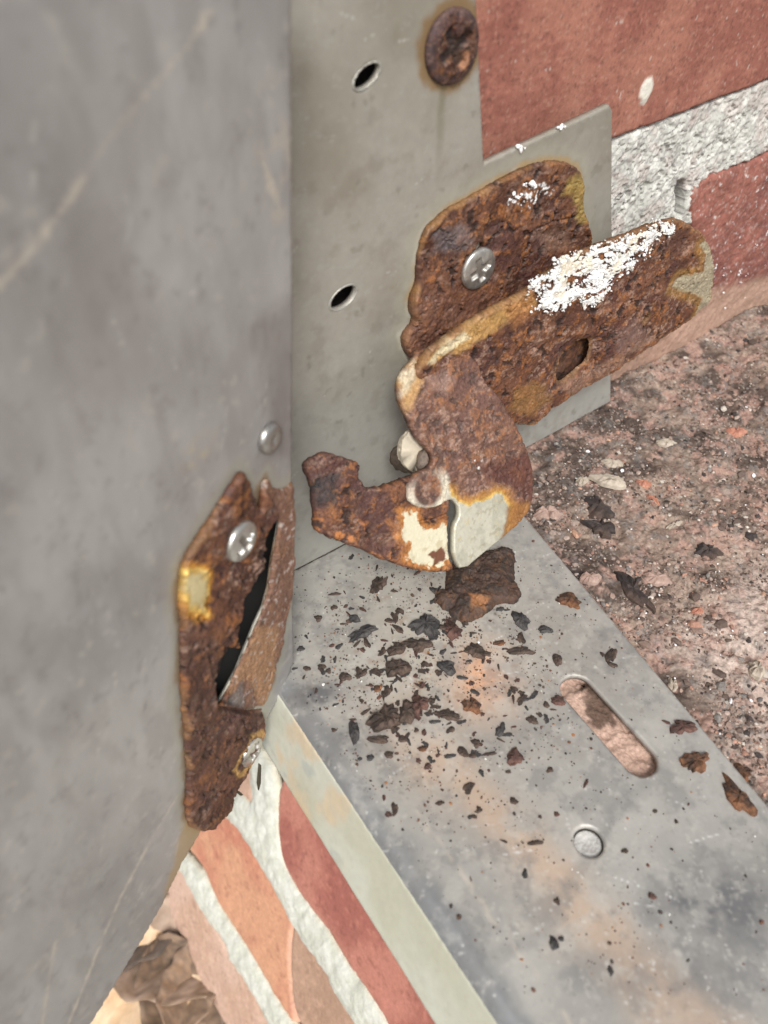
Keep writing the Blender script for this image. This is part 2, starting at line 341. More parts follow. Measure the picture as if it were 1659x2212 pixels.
# keep back edge against the jamb
so[0] = (P1-D*9-JN*.2)[:2]; so[-1] = (FA-X*4)[:2]; so[-2] = FB[:2]; so[-3] = (FA+X*(np.linalg.norm(FB-FA)+26))[:2]
slc = U(SILL, (1247, 1490), (1381, 1640)); sr = 3.25
sa = math.atan2(*(slc[1]-slc[0])[::-1])
slot = np.concatenate([[slc[0]+sr*np.array([math.cos(t), math.sin(t)]) for t in np.linspace(sa+math.pi/2, sa+3*math.pi/2, 16)],
                       [slc[1]+sr*np.array([math.cos(t), math.sin(t)]) for t in np.linspace(sa-math.pi/2, sa+math.pi/2, 16)]])
hc = SILL.uv([(1272, 1818)])[0]; rh = 2.55
def su(uv): return (uv-FA[:2])@X[:2], -(uv-FA[:2])@MN[:2]      # along the fold, inward from the fold
def scol(uv, d, hh):
    a, w = su(uv)
    C = lerp((.335, .325, .305), (.44, .428, .40), ss(.3, .7, fbm(uv, .05, 4, 2)))
    near = np.exp(-(((uv-SILL.uv([(930, 1400)])[0])/np.array([22, 20]))**2).sum(1))
    C = lerp(C, (.42, .38, .32), near*.75)
    band = np.exp(-((w-15-.09*a+(fbm(uv, .12, 3, 15)-.5)*9)/5.)**2)*ss(5, 30, a)
    C = lerp(C, (.52, .40, .31), band*.9)
    pinkb = np.exp(-(((uv-SILL.uv([(1040, 1470)])[0])/np.array([5.5, 7]))**2).sum(1)+(fbm(uv, .4, 3, 7)-.5)*1.2)
    C = lerp(C, (.66, .38, .24), np.clip(pinkb*1.2, 0, 1)*.9)
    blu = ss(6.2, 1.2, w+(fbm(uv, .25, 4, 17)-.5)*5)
    C = lerp(C, (.17, .185, .205), blu*.7)  # bluish shading of the rolled fold, painted into the colour
    for (px, py, rx, ry, k) in ((1540, 1960, 11, 9, .95), (1600, 2130, 12, 6, .5), (1180, 1580, 9, 3, .35), (690, 1500, 6, 4, .95), (760, 1600, 5, 5, .6), (1330, 2090, 9, 4, .35)):
        g = np.exp(-(((uv-SILL.uv([(px, py)])[0])/np.array([rx, ry]))**2).sum(1)*1.3)*(.4+1.2*fbm(uv, .2, 4, 19))
        C = lerp(C, (.15, .152, .158), np.clip(g*(.4+1.3*fbm(uv, .45, 5, 87, .65)), 0, 1)*k)
    C = lerp(C, (.20, .20, .20), ss(.50, .66, fbm(uv, .22, 6, 23, .68))*.45); C = lerp(C, (.50, .485, .45), ss(.54, .68, fbm(uv, .18, 6, 83, .68))*.4)
    C = lerp(C, (.55, .53, .49), ss(.6, .76, fbm(uv, .8, 5, 27, .7))*.4)
    lin = U(SILL, (1000, 2095), (1170, 2020), (1330, 1750), (1400, 1690)); dl = dist(uv, lin, False)
    C = lerp(C, (.20, .205, .205), ss(2.0, .3, dl+(fbm(uv, .6, 3, 5)-.5)*1.4)*.35)
    C = lerp(C, (.75, .75, .74), scratches(uv, 150, uv.min(0), uv.max(0), 9, (.6, 5), .06, .1)*.8)
    C = lerp(C, (.12, .115, .11), scratches(uv, 26, uv.min(0), uv.max(0), 11, (.5, 2), .12, .5)*.5)
    wl = np.exp(-((w-8.2+(fbm(uv, .3, 3, 33)-.5)*2)/.35)**2)*ss(10, 30, a)*ss(.35, .6, fbm(uv, .5, 3, 34)); C = lerp(C, (.55, .49, .42), wl*.6)
    C = lerp(C, (.06, .045, .035), ss(.76, .82, fbm(uv, 1.6, 3, 61))*.7*(near*1.6+.25).clip(0, 1))
    C = lerp(C, (.25, .15, .09), ss(.6, .8, fbm(uv, .5, 5, 63, .6))*near*.6)
    C = lerp(C, (.72, .71, .68), ss(.84, .9, fbm(uv, 1.2, 2, 65))*.5)
    return C, .5+.22*(fbm(uv, .4, 4, 14)-.5)+near*.15, .38-near*.2
def sh_(uv, d):
    a, w = su(uv)
    roll = -1.7*np.clip(1-w/2.6, 0, 1)**2
    g = ss(.28, .06, np.abs(np.linalg.norm(uv-hc, axis=1)-rh-.5))*0
    return (fbm(uv, .03, 3, 12)-.5)*.35+(fbm(uv, .4, 3, 15)-.5)*.06+roll+g
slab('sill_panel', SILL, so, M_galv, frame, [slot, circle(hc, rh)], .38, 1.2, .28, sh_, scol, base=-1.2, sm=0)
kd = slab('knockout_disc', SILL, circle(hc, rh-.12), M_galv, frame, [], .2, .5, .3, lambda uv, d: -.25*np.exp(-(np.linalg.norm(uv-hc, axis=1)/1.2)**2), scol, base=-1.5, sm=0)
kd['label'] = 'round knock-out left slightly sunken in its hole'
# front lip: slanting apron below the fold
LB = CC+ray(938, 2212)*((-14-H0)/ray(938, 2212)[2]); outm = (LB-FA)@MN
lipn = unit(MN*14-(-ZN)*(-outm)*-1); lipdir = unit(MN*outm-ZN*14); lipn = np.cross(X, lipdir); lipn = lipn if lipn@MN > 0 else -lipn
LIP = Plane(FA-ZN*1.1, lipn, X)
sv = 1 if LIP.ev@lipdir > 0 else -1; Ln = math.hypot(14, outm)
def lcol(uv, d, hh):
    C = lerp((.50, .50, .40), (.56, .57, .49), ss(.35, .65, fbm(uv, .07, 3, 3)))
    C = lerp(C, (.62, .49, .33), ss(.45, .6, fbm(uv, .13, 3, 7))*ss(32, 24, uv[:, 0])*.7)
    C = lerp(C, (.38, .42, .40), ss(.62, .72, fbm(uv, .22, 3, 13))*ss(40, 20, uv[:, 0])*.6)
    C = lerp(C, (.45, .43, .36), ss(.6, .75, fbm(uv, .9, 4, 5))*.3)
    return C, .6, .15
lo_ = np.array([[-6, 0], [100, 0], [100, sv*Ln], [-6, sv*Ln]])
slab('front_lip', LIP, lo_, M_galv, frame, [], .5, 1.1, .5, lambda uv, d: (fbm(uv, .05, 3, 2)-.5)*.5, lcol, base=-1.1, sm=0)

# ---- screw heads -------------------------------------------------
def screw(name, pl, c, r, parent, rusty=False, ang=.3, dome=1.1, cell=.16, base=0., grime=.3, label=None):
    ca, sa_ = math.cos(ang), math.sin(ang)
    def hf(uv, d):
        q = uv-c; x = q[:, 0]*ca+q[:, 1]*sa_; y = -q[:, 0]*sa_+q[:, 1]*ca; rr = np.hypot(x, y)/r
        h = dome*np.sqrt(np.maximum(0, 1-(rr*.97)**2))
        w = r*.15; L = r*.66
        cr = np.maximum(ss(w*1.5, w*.7, np.abs(x))*ss(L, L*.75, np.abs(y)), ss(w*1.5, w*.7, np.abs(y))*ss(L, L*.75, np.abs(x)))
        cr = np.maximum(cr, ss(r*.36, r*.2, rr*r))
        h = h-cr*dome*(.75 if not rusty else .6)
        if rusty: h = h*.75+rusth(uv, 40, .22)-ss(.66, .58, rr)*.25
        return h
    def cf(uv, d, hh):
        q = uv-c; rr = np.linalg.norm(q, axis=1)/r
        if rusty:
            C = rustcol(uv*1.8, 33, .35, .8); C = lerp(C, (.36, .17, .09), pm(uv, c+np.array([[0, -.5], [2.6, -1], [2.2, -3.2], [.2, -3]]), .5, 1, 1, 3)*.7); x_ = (uv-c)@np.array([ca, sa_]); y_ = (uv-c)@np.array([-sa_, ca]); C = lerp(C, (.012, .009, .009), ss(.9, .4, np.minimum(np.abs(x_)+ss(2.6, 3.4, np.abs(y_))*3, np.abs(y_)+ss(2.6, 3.4, np.abs(x_))*3)+(fbm(uv, .8, 3, 5)-.5)*.8)*.8); C = lerp(C, (.09, .06, .062), ss(.6, .95, rr)*.5); return C, .7, .15
        x = q[:, 0]*ca+q[:, 1]*sa_; y = -q[:, 0]*sa_+q[:, 1]*ca
        C = lerp((.50, .49, .46), (.66, .65, .61), ss(.3, .7, fbm(uv, .7, 4, 5)))
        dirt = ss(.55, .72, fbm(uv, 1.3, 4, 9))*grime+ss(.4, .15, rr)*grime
        w = r*.15; gro = np.maximum(ss(w*1.3, w*.6, np.abs(x))*ss(r*.66, r*.5, np.abs(y)), ss(w*1.3, w*.6, np.abs(y))*ss(r*.66, r*.5, np.abs(x))); dirt = np.maximum(dirt, gro*.75)  # shade of the cross recess, painted in together with the dirt
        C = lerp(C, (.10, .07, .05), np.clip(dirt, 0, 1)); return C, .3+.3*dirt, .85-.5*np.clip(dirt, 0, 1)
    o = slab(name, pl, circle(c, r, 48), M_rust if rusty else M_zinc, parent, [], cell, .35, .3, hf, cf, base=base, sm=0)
    if label: o['label'] = label
    return o
screw('rusty_screw', JAMB, rs_c, 5.3, frame, True, .5, 1.7, .2)
# tiny galvanised rim scars round the two jamb holes
for i, hl in enumerate(jh):
    c = hl.mean(0); ring = c+(hl-c)*1.22
    slab('punched_rim', JAMB, ring, M_galv, frame, [c+(hl-c)*1.01], .22, .28, .22, None, lambda uv, d, hh: (lerp((.30, .29, .26), (.5, .49, .45), fbm(uv, 1, 3, 2)), .45, .5), base=-.12, sm=0)

# ================================================================ RUSTY HINGE
hinge = empty('broken_hinge', 'heavily rusted snapped cabinet hinge with bent arm, screwed to the grey jamb above the sill', 'hinge', tuple(JAMB.at(1000, 760)))
def leafcol(uv, d, hh):
    C = rustcol(uv, 2, .25)
    ed = d+(fbm(uv, .5, 4, 3)-.5)*1.6
    C = lerp(C, (.27, .14, .045), ss(.9, .1, ed)*.6*ss(.4, .62, fbm(uv, .18, 3, 97)))
    yl = pm(uv, JAMB.uv(Z2((880, 120), (950, 90), (970, 200), (975, 330), (930, 330), (900, 210), (860, 190))), .8, 1.1, .7, 3)
    C = lerp(C, (.30, .21, .06), yl*.75)
    gr = pm(uv, JAMB.uv(Z2((240, 380), (380, 330), (420, 420), (330, 470), (240, 470))), 1.2, 1, .6, 8); C = lerp(C, (.13, .11, .115), gr*.6)
    pk = pm(uv, JAMB.uv(Z2((720, 380), (880, 360), (900, 440), (780, 470))), 1.2, 1, .6, 9); C = lerp(C, (.23, .14, .10), pk*.5)
    low = pm(uv, JAMB.uv(Z2((100, 690), (560, 640), (560, 760), (250, 1000), (60, 1000))), 1.5, 1.5, .4, 10); C = lerp(C, (.20, .095, .062), low*.5)
    wp = pm(uv, JAMB.uv(Z2((700, 150), (760, 140), (800, 180), (700, 240), (600, 235), (610, 215))), .3, 2.2, 1.5, 12)*ss(.60, .64, fbm(uv, 1.8, 2, 77)); C = lerp(C, (.72, .72, .72), wp)
    return C, .72-.2*ss(.5, .7, fbm(uv, .8, 3, 50)), .1
def leafh(uv, d):
    h = rusth(uv, 2, .42)
    crk = dist(uv, JAMB.uv(Z2((720, 370), (800, 330), (900, 310))), False); h = h-ss(.5, .0, crk)*.5
    dent = pm(uv, JAMB.uv(Z2((740, 370), (880, 360), (900, 450), (780, 480))), 1.2); 
    return h-dent*.45+ss(16, 10, np.linalg.norm(uv-leafuv[19], axis=1))*1.0
hl0 = JAMB.uv(Z2((460, 450)))[0]
slab('mounting_plate', JAMB, leafuv, M_rust, hinge, [circle(hl0, .85, 14)], .19, 1.5, .55, leafh, leafcol, ragged=.28, rf=.9, base=0)
sc = JAMB.off(1.6).uv([(1031, 579)])[0]
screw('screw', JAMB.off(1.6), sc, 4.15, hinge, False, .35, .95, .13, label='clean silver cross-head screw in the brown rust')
# front arm: parallel to the jamb, 10 mm in front of it
ARM = JAMB.off(8.)
armpts = Z2((170, 985), (300, 885), (480, 765), (700, 655), (800, 560), (1000, 450), (1160, 395), (1280, 345), (1390, 312), (1450, 325), (1540, 390), (1580, 470), (1592, 560), (1580, 680), (1540, 750), (1450, 820),
            (1330, 900), (1200, 990), (1110, 1050), (1000, 1105), (900, 1170), (800, 1240), (720, 1310), (640, 1300), (560, 1330), (400, 1400), (200, 1300), (120, 1150))
armuv = ARM.uv(armpts)
def armcol(uv, d, hh):
    P = lambda *p: ARM.uv(Z2(*p))
    C = rustcol(uv, 12, .45, 1.12)
    yb = pm(uv, P((170, 1000), (300, 890), (480, 765), (700, 660), (740, 720), (600, 800), (430, 900), (260, 990)), .9, 1.2, .5, 1); C = lerp(C, (.46, .27, .09), yb*.8)
    cr = pm(uv, P((190, 1000), (290, 900), (380, 850), (400, 880), (280, 970)), .6, .9, .6, 2); C = lerp(C, (.60, .53, .36), cr*.85)
    og = pm(uv, P((560, 720), (700, 665), (740, 760), (620, 830)), 1.2, 1, .5, 4); C = lerp(C, (.33, .14, .05), og*.7)
    ed = -sdf(uv, P((1600, 380), (1600, 800), (1500, 770), (1530, 690), (1380, 640), (1400, 600), (1530, 560), (1540, 480), (1510, 430)))
    C = lerp(C, (.34, .30, .21), ss(.3, -.4, ed+(fbm(uv, .5, 4, 6)-.5)*1.6)*.9); C = lerp(C, (.36, .20, .05), ss(1.8, .2, np.abs(ed-.9))*.45)
    C = lerp(C, (.25, .14, .06), ss(1.2, .1, d+(fbm(uv, .5, 4, 16)-.5)*1.6)*.5)
    ds = pm(uv, P((1110, 850), (1200, 790), (1260, 850), (1200, 950), (1110, 960)), 1, .8, .6, 7); C = lerp(C, (.19, .12, .10), ds*.55)
    ob = pm(uv, P((620, 1120), (760, 1100), (800, 1180), (700, 1260), (600, 1230)), 1.2, 1.4, .5, 8); C = lerp(C, (.30, .16, .05), ob*.5)
    lp = pm(uv, P((900, 1150), (1110, 1020), (1300, 890), (1280, 860), (1000, 1040), (830, 1130)), .8, 1, .6, 14); C = lerp(C, (.26, .155, .11), lp*.6)
    return C, .72-.2*ss(.5, .7, fbm(uv, .8, 3, 51)), .1
def armh(uv, d):
    P = lambda *p: ARM.uv(Z2(*p))
    h = rusth(uv, 12, .40)
    ds = pm(uv, P((1100, 850), (1200, 780), (1270, 850), (1200, 960), (1100, 970)), .8); h += ds*.35
    return h-pm(uv, P((800, 980), (920, 880), (1040, 880), (1030, 1000), (880, 1110), (790, 1110)), 1.2)*.9
ARMH = [ARM.uv(Z2((845, 1010), (900, 945), (960, 900), (1000, 890), (1010, 930), (990, 1000), (930, 1050), (870, 1105), (838, 1095))),
        ARM.uv(Z2((1238, 800), (1255, 772), (1278, 770), (1272, 800), (1250, 815)))]
slab('arm', ARM, armuv, M_rust, hinge, ARMH, .19, 1.7, .6, armh, armcol, ragged=.32, rf=.9, seed=5)['label'] = 'flat rusted arm with torn slot and white crust along its top edge'
slab('dark_slot_backing', ARM.off(-3.2), ARM.uv(Z2((790, 1020), (880, 880), (1080, 830), (1110, 960), (990, 1110), (820, 1180))), M_rust, hinge, [], .3, .8, .3, lambda uv, d: rusth(uv, 5, .3), lambda uv, d, hh: (rustcol(uv, 8, .2, .6), .8, 0.))  # plate behind the slot, rust darkened to read as a shaded hole
# white crust
crp = ARM.uv(Z2((690, 600), (760, 570), (830, 500), (940, 470), (1000, 430), (1090, 435), (1160, 385), (1260, 345), (1380, 325), (1390, 370), (1340, 400), (1290, 395), (1260, 480), (1190, 470), (1200, 540),
                (1130, 560), (1090, 580), (1060, 650), (1030, 700), (960, 720), (940, 680), (880, 700), (850, 740), (770, 740), (720, 720), (740, 670), (690, 650)))
CRX = ARM.off(1.75)
def crk(uv):
    s = sdf(uv, crp)+(fbm(uv, .8, 5, 91, .7, .6)-.5)*4.2-ss(.52, .58, fbm(uv, 1.1, 3, 90, .5, .5))*4; isl = sdf(uv, ARM.uv(Z2((850, 580), (980, 560), (960, 640), (880, 640)))); return (s > .05) & ~((isl+(fbm(uv, 1.2, 3, 92)-.5)*1.5) > 0)
big = smooth(np.asarray(crp), 0); cc_ = big.mean(0); big = cc_+(big-cc_)*1.12
def crh(uv, d): return (fbm(uv, .5, 4, 93, .5)-.5)*.8+ss(0, 1.0, sdf(uv, crp))*.2+(fbm(uv, 2., 3, 94)-.5)*.25
cr_ = slab('paint_crust', CRX, big, M_paint, hinge, [], .14, .22, .02, crh, lambda uv, d, hh: (lerp(lerp((.80, .80, .79), (.50, .50, .49), ss(.6, .7, fbm(uv, 1.2, 4, 95, .6, .4))), (.70, .58, .36), ss(.55, .7, fbm(uv, .3, 3, 96))*.5), .75, 0.), keep=crk, sm=0)
gp = lambda P_: P_[(sdf(P_, crp)+(fbm(P_, .5, 3, 14)-.5)*5) > -.6]
gq = gp(RNG.uniform(np.min(crp, 0)-2, np.max(crp, 0)+2, (1300, 2))); gs = np.clip(RNG.lognormal(-1.35, .45, len(gq)), .08, .65)
GRAN = (gq, gs)
cr_['label'] = 'flaking chalky white paint crust'
# body plate: overlaps the arm, bends toward the viewer at its lower end
BT = math.radians(28); BOD = Plane(JAMB.off(8.3).at(930, 800), JN*math.cos(BT)+ZN*math.sin(BT), D)
bodpts = Z3((800, -40), (780, 20), (720, 80), (685, 150), (685, 250), (710, 310), (740, 370), (770, 440), (800, 500), (850, 540), (890, 600), (880, 655), (800, 690), (750, 740), (730, 800), (750, 870), (830, 905), (920, 890),
            (970, 855), (1005, 850), (1040, 890), (1040, 950), (1010, 1000), (1005, 1090), (1010, 1190), (1060, 1275), (1200, 1155), (1350, 1035), (1440, 955), (1475, 880), (1487, 780), (1477, 650), (1440, 540), (1390, 430), (1340, 330), (1270, 230), (1190, 150), (1150, 20), (1000, -60))
boduv = BOD.uv(bodpts)
def bodcol(uv, d, hh):
    P = lambda *p: BOD.uv(Z3(*p))
    C = rustcol(uv, 22, .5, 1.2); C = lerp(C, (.17, .10, .078), .35*np.ones(len(uv)))
    a = pm(uv, P((690, 120), (790, 30), (830, 120), (800, 230), (730, 330), (690, 260)), 1.0, 1.3, .5, 1); C = lerp(C, (.50, .30, .12), a*.75)
    a = pm(uv, P((695, 110), (780, 40), (790, 110), (740, 200), (700, 230)), .8, .8, .5, 2); C = lerp(C, (.55, .50, .38), a*.7)
    a = pm(uv, P((860, 150), (960, 90), (1010, 150), (950, 220), (870, 200)), 1, .8, .5, 3); C = lerp(C, (.27, .17, .135), a*.6)
    a = pm(uv, P((1160, 640), (1500, 560), (1500, 900), (1350, 760), (1200, 720)), 1.2, 1.6, .4, 4); C = lerp(C, (.075, .022, .016), a*.7)
    pal = P((960, 800), (1060, 870), (1100, 890), (1180, 850), (1260, 800), (1300, 820), (1340, 900), (1320, 1060), (1060, 1330), (980, 1250), (960, 900))
    s = sdf(uv, pal)+(fbm(uv, .5, 4, 5)-.5)*2.0
    C = lerp(C, (.42, .20, .04), ss(-2.6, -.5, s)*.8); C = lerp(C, (.52, .36, .10), ss(-.9, 0., s)*.8)
    C = lerp(C, lerp((.42, .41, .33), (.50, .485, .40), ss(.4, .6, fbm(uv, .4, 4, 93, .6))), ss(-.15, .35, s)); C = lerp(C, (.27, .22, .14), ss(.60, .72, fbm(uv, .9, 4, 94, .65))*.45*ss(0, .4, s))
    sp = ss(.7, .8, fbm(uv, 1.1, 3, 66))*ss(.1, 1, s); C = lerp(C, (.52, .44, .26), sp*.6)
    ri = pm(uv, P((1330, 880), (1500, 860), (1450, 960), (1330, 1060), (1290, 1080)), .8, .9, .6, 8); C = lerp(C, (.26, .115, .03), ri*.85)
    disc = circle(P((850, 790))[0], 5.1*.9); s2 = -sdf(uv, disc)
    C = lerp(C, (.60, .56, .46), ss(1.7, .6, np.abs(s2+.2))*ss(3.0, -1.5, uv[:, 1]-P((850, 760))[0][1])*.85)
    wp = ss(.74, .78, fbm(uv, 1.5, 2, 79))*pm(uv, P((1080, 580), (1180, 570), (1170, 680), (1100, 670)), 1.); C = lerp(C, (.75, .75, .75), wp)
    return C, .68-.2*ss(.5, .7, fbm(uv, .8, 3, 52))-.2*ss(0, .5, s), .1+.2*ss(0, .5, s), 1-.8*ss(-.1, .5, s)
def bodh(uv, d):
    P = lambda *p: BOD.uv(Z3(*p))
    pal = pm(uv, P((960, 830), (1060, 870), (1180, 850), (1260, 800), (1340, 900), (1320, 1060), (1060, 1330), (980, 1250)), 1., .8, .5)
    disc = pm(uv, circle(P((850, 790))[0], 4.4), .4); gro = ss(.7, .1, np.abs(sdf(uv, circle(P((850, 790))[0], 3.9))))
    return rusth(uv, 22, .30)*(1-pal*.9)*(1-disc*.6)+disc*.35-gro*.25
slab('bent_plate', BOD, boduv, M_rust, hinge, [], .19, 1.6, .5, bodh, bodcol, ragged=.12, rf=.9, seed=9)['label'] = 'bent rusted plate ending in a bare grey pointed tab'
# hook: broken claw curling to the door side
HOK = BOD.off(-.9)
hokpts = Z3((1010, 1270), (900, 1275), (800, 1265), (700, 1237), (600, 1205), (500, 1160), (380, 1110), (300, 1085), (232, 1050), (212, 1000), (206, 900), (196, 850), (202, 780), (160, 700), (145, 640), (200, 600), (262, 563),
            (330, 590), (440, 622), (462, 660), (455, 710), (490, 780), (560, 782), (640, 752), (720, 722), (800, 700), (960, 780), (978, 900), (972, 1000), (976, 1190))
hokuv = HOK.uv(hokpts); hk0 = HOK.uv(Z3((700, 1000)))[0]
def hokcol(uv, d, hh):
    P = lambda *p: HOK.uv(Z3(*p))
    C = rustcol(uv, 42, .3, .95)
    dk = pm(uv, P((190, 740), (330, 700), (320, 880), (200, 870)), 1, 1.2, .6, 1); C = lerp(C, (.025, .026, .028), dk*.7)
    pal = P((690, 920), (780, 930), (800, 1000), (880, 1040), (930, 1000), (985, 1010), (985, 1200), (940, 1240), (850, 1245), (780, 1225), (720, 1190), (740, 1110), (680, 1050), (700, 980))
    s = sdf(uv, pal)+(fbm(uv, .8, 4, 5, .65)-.5)*2.4
    C = lerp(C, (.42, .17, .04), ss(-1.5, -.2, s)*.75); C = lerp(C, (.56, .525, .39), ss(-.1, .25, s)); C = lerp(C, (.36, .29, .17), ss(.56, .7, fbm(uv, .6, 4, 92, .65))*.5*ss(0, .3, s))
    r2 = pm(uv, P((850, 1170), (930, 1130), (960, 1200), (900, 1230)), .3, 1.0, .9, 7); C = lerp(C, (.13, .05, .025), r2)
    og = ss(.6, .72, fbm(uv, .5, 3, 81))*pm(uv, P((200, 950), (560, 1000), (560, 1150), (230, 1070)), 1); C = lerp(C, (.45, .17, .05), og*.8)
    return C, .7, .08, 1-.8*ss(-.1, .5, s)
def hokh(uv, d):
    P = lambda *p: HOK.uv(Z3(*p))
    pal = pm(uv, P((690, 920), (985, 940), (985, 1240), (780, 1225), (700, 1100)), .8, .8, .8)
    return rusth(uv, 42, .5)*(1-.9*pal)-ss(.6, .1, dist(uv, P((810, 980), (900, 965), (975, 930)), False))*.7
hbend = lambda uv: -.045*np.clip(hk0[0]-uv[:, 0], 0, 99)**1.5*.5 + 0*uv[:, 0]
slab('broken_claw', HOK, hokuv, M_rust, hinge, [], .18, 1.9, .7, hokh, hokcol, ragged=.35, rf=.9, seed=14, bend=hbend)['label'] = 'corroded curled claw with peeling cream paint'
def tube(name, a, b, r, mat_, parent, col, n=28, seg=10, amp=.15, seed=0):
    a = np.array(a, float); b = np.array(b, float); w = unit(b-a); u_ = unit(np.cross(w, (0.3, .2, 1))); v_ = np.cross(w, u_); V = []; F = []
    for i in range(seg+1):
        for j in range(n):
            t = 2*math.pi*j/n; rr = r*(1+amp*(TAB[(i*7+seed) & 511, j % n]-.5)); V.append(a+(b-a)*i/seg+rr*(u_*math.cos(t)+v_*math.sin(t)))
    for i in range(seg):
        for j in range(n): F.append((i*n+j, i*n+(j+1) % n, (i+1)*n+(j+1) % n)); F.append((i*n+j, (i+1)*n+(j+1) % n, (i+1)*n+j))
    V += [a, b]; k = len(V)
    for j in range(n): F.append((k-2, (j+1) % n, j)); F.append((k-1, seg*n+j, seg*n+(j+1) % n))
    V = np.array(V); C = np.tile(np.array(col, float), (len(V), 1))*(.6+.8*TAB[:len(V) // 512+1].ravel()[:len(V)][:, None])
    return link(name, V, F, mat_, parent, {'Col': C, 'Rough': np.full(len(V), .6), 'Metal': np.full(len(V), .2), 'Fine': np.ones(len(V))})
pc = JAMB.off(4).at(902, 878)+JN*0
q = BOD.at(935, 1000); tube('rivet', q-BOD.n*11, q-BOD.n*.3, 3.0, M_rust, hinge, (.12, .09, .07))
q = BOD.off(-1.6).at(905, 972); tube('washer', q-BOD.n*1.2, q, 4.2, M_zinc, hinge, (.42, .37, .29), seed=5)
# knuckle joining plate and arm
q = JAMB.off(4).at(960, 810); tube('knuckle', q-JN*4, q+JN*4.5, 5.0, M_rust, hinge, (.10, .05, .035), seed=9)
q = ARM.off(0).at(1120, 760); tube('knuckle', q-JN*8, q+JN*.3, 5.0, M_rust, hinge, (.10, .05, .035), seed=19)

# ================================================================ DOOR
door = empty('metal_door', 'large dull grey sheet metal door hanging open beside the jamb, corner rusted through', 'metal door', tuple(DOOR.at(570, 1560)))
dpts = [(622, -300), (630, 0), (633, 600), (636, 1215), (636, 1430), (606, 1500), (572, 1563), (500, 1690), (440, 1790), (395, 1862), (350, 1955), (290, 2062), (200, 2212), (60, 2450), (-420, 2450), (-420, -300)]
duv = DOOR.uv(dpts)
crack = Z4((592, 418), (555, 445), (537, 560), (537, 660), (480, 720), (432, 790), (403, 880), (403, 1000), (398, 1060), (335, 1035), (305, 1100), (297, 1200), (300, 1300), (315, 1312), (350, 1250), (400, 1160), (440, 1060), (490, 935), (530, 850), (552, 770), (567, 650), (592, 520), (606, 440))
crackuv = DOOR.uv(crack)
rpts = Z4((420, 180), (380, 240), (330, 320), (270, 410), (210, 500), (160, 580), (130, 660), (120, 760), (125, 870), (130, 1000), (130, 1300), (150, 1450), (160, 1600), (160, 1720), (150, 1800), (165, 1900), (225, 1925), (270, 1925), (300, 1890), (360, 1830),
          (380, 1750), (420, 1680), (470, 1600), (500, 1510), (535, 1420), (525, 1340), (560, 1280), (600, 1150), (650, 900), (684, 760), (688, 240), (640, 270), (590, 285), (550, 215), (520, 265), (500, 400), (475, 290), (440, 215))
ruv = DOOR.uv(rpts)
sweeps = [[(455, 20), (400, 95), (300, 215), (230, 300), (150, 430), (95, 510), (0, 620)], [(385, 1720), (330, 1810), (260, 1940), (225, 2020), (150, 2212)], [(560, 330), (600, 440), (575, 400), (620, 470)], [(120, 2040), (100, 2160), (80, 2300)]]
def dcol(uv, d, hh):
    C = lerp((.335, .325, .317), (.42, .41, .40), ss(.3, .7, fbm(uv, .05, 4, 31)))
    C = lerp(C, (.26, .232, .225), ss(.45, .7, fbm(uv, .035, 3, 35))*.45)
    C = lerp(C, (.37, .365, .355), ss(.52, .72, fbm(uv, .22, 4, 37, .6, 2.0))*.35)
    C = lerp(C, (.19, .175, .168), ss(.60, .78, fbm(uv, .5, 4, 39, .65))*.32); C = lerp(C, (.24, .22, .21), ss(.48, .66, fbm(uv, .10, 4, 43, .55, 2.6))*.28); C = lerp(C, (.62, .60, .56), scratches(uv, 160, uv.min(0), uv.max(0), 14, (.6, 6), .07, 1.3)*.55); C = lerp(C, (.17, .15, .145), scratches(uv, 60, uv.min(0), uv.max(0), 15, (.5, 3), .12, 1.2)*.5)
    C = lerp(C, (.45, .43, .40), ss(.70, .78, fbm(uv, .45, 3, 42))*.5)
    for k, swp in enumerate(sweeps):
        dd = dist(uv, DOOR.uv(swp), False)+(fbm(uv, .7, 4, 50+k)-.5)*1.0
        C = lerp(C, (.56, .51, .43), ss(.5, .08, dd)*(.3+.7*ss(.28, .5, fbm(uv, .35, 3, 60+k)))*.8)
    edg = pm(uv, DOOR.uv([(545, 280), (632, 300), (632, 480), (580, 470)]), 2, 5, .5, 5)*ss(.5, .62, fbm(uv, .7, 4, 71)); C = lerp(C, (.46, .42, .36), edg*.7)
    dk = pm(uv, DOOR.uv([(560, 700), (634, 650), (634, 1000), (590, 980)]), 3, 3, .2, 6); C = lerp(C, (.19, .165, .16), dk*.5)
    yel = np.exp(-(((uv-DOOR.uv([(430, 975)])[0])/np.array([2.4, 1.6]))**2).sum(1))*ss(.4, .6, fbm(uv, .9, 3, 72)); C = lerp(C, (.48, .41, .27), np.clip(yel, 0, 1))
    s = -sdf(uv, ruv)+(fbm(uv, .4, 4, 3)-.5)*1.6
    C = lerp(C, (.36, .35, .28), ss(2.6, .8, s)*.6); C = lerp(C, (.26, .16, .075), ss(.9, .1, s)*.7*ss(.4, .6, fbm(uv, .13, 3, 98)))
    tail = pm(uv, DOOR.uv([(400, 1770), (440, 1790), (400, 1870), (360, 1960), (345, 1960), (375, 1860)]), 1.2, 1.2, .4, 8); C = lerp(C, (.30, .20, .09), tail*.75)
    return C, .50+.15*(fbm(uv, .3, 4, 41)-.5), .3-tail*.3
def dh_(uv, d): return (fbm(uv, .02, 3, 22)-.5)*1.2+(fbm(uv, .12, 3, 25)-.5)*.16+(fbm(uv, .9, 3, 27)-.5)*.05
ch2 = crackuv.mean(0)+(crackuv-crackuv.mean(0))*1.03
ch2 = offs(crackuv, 1.3)
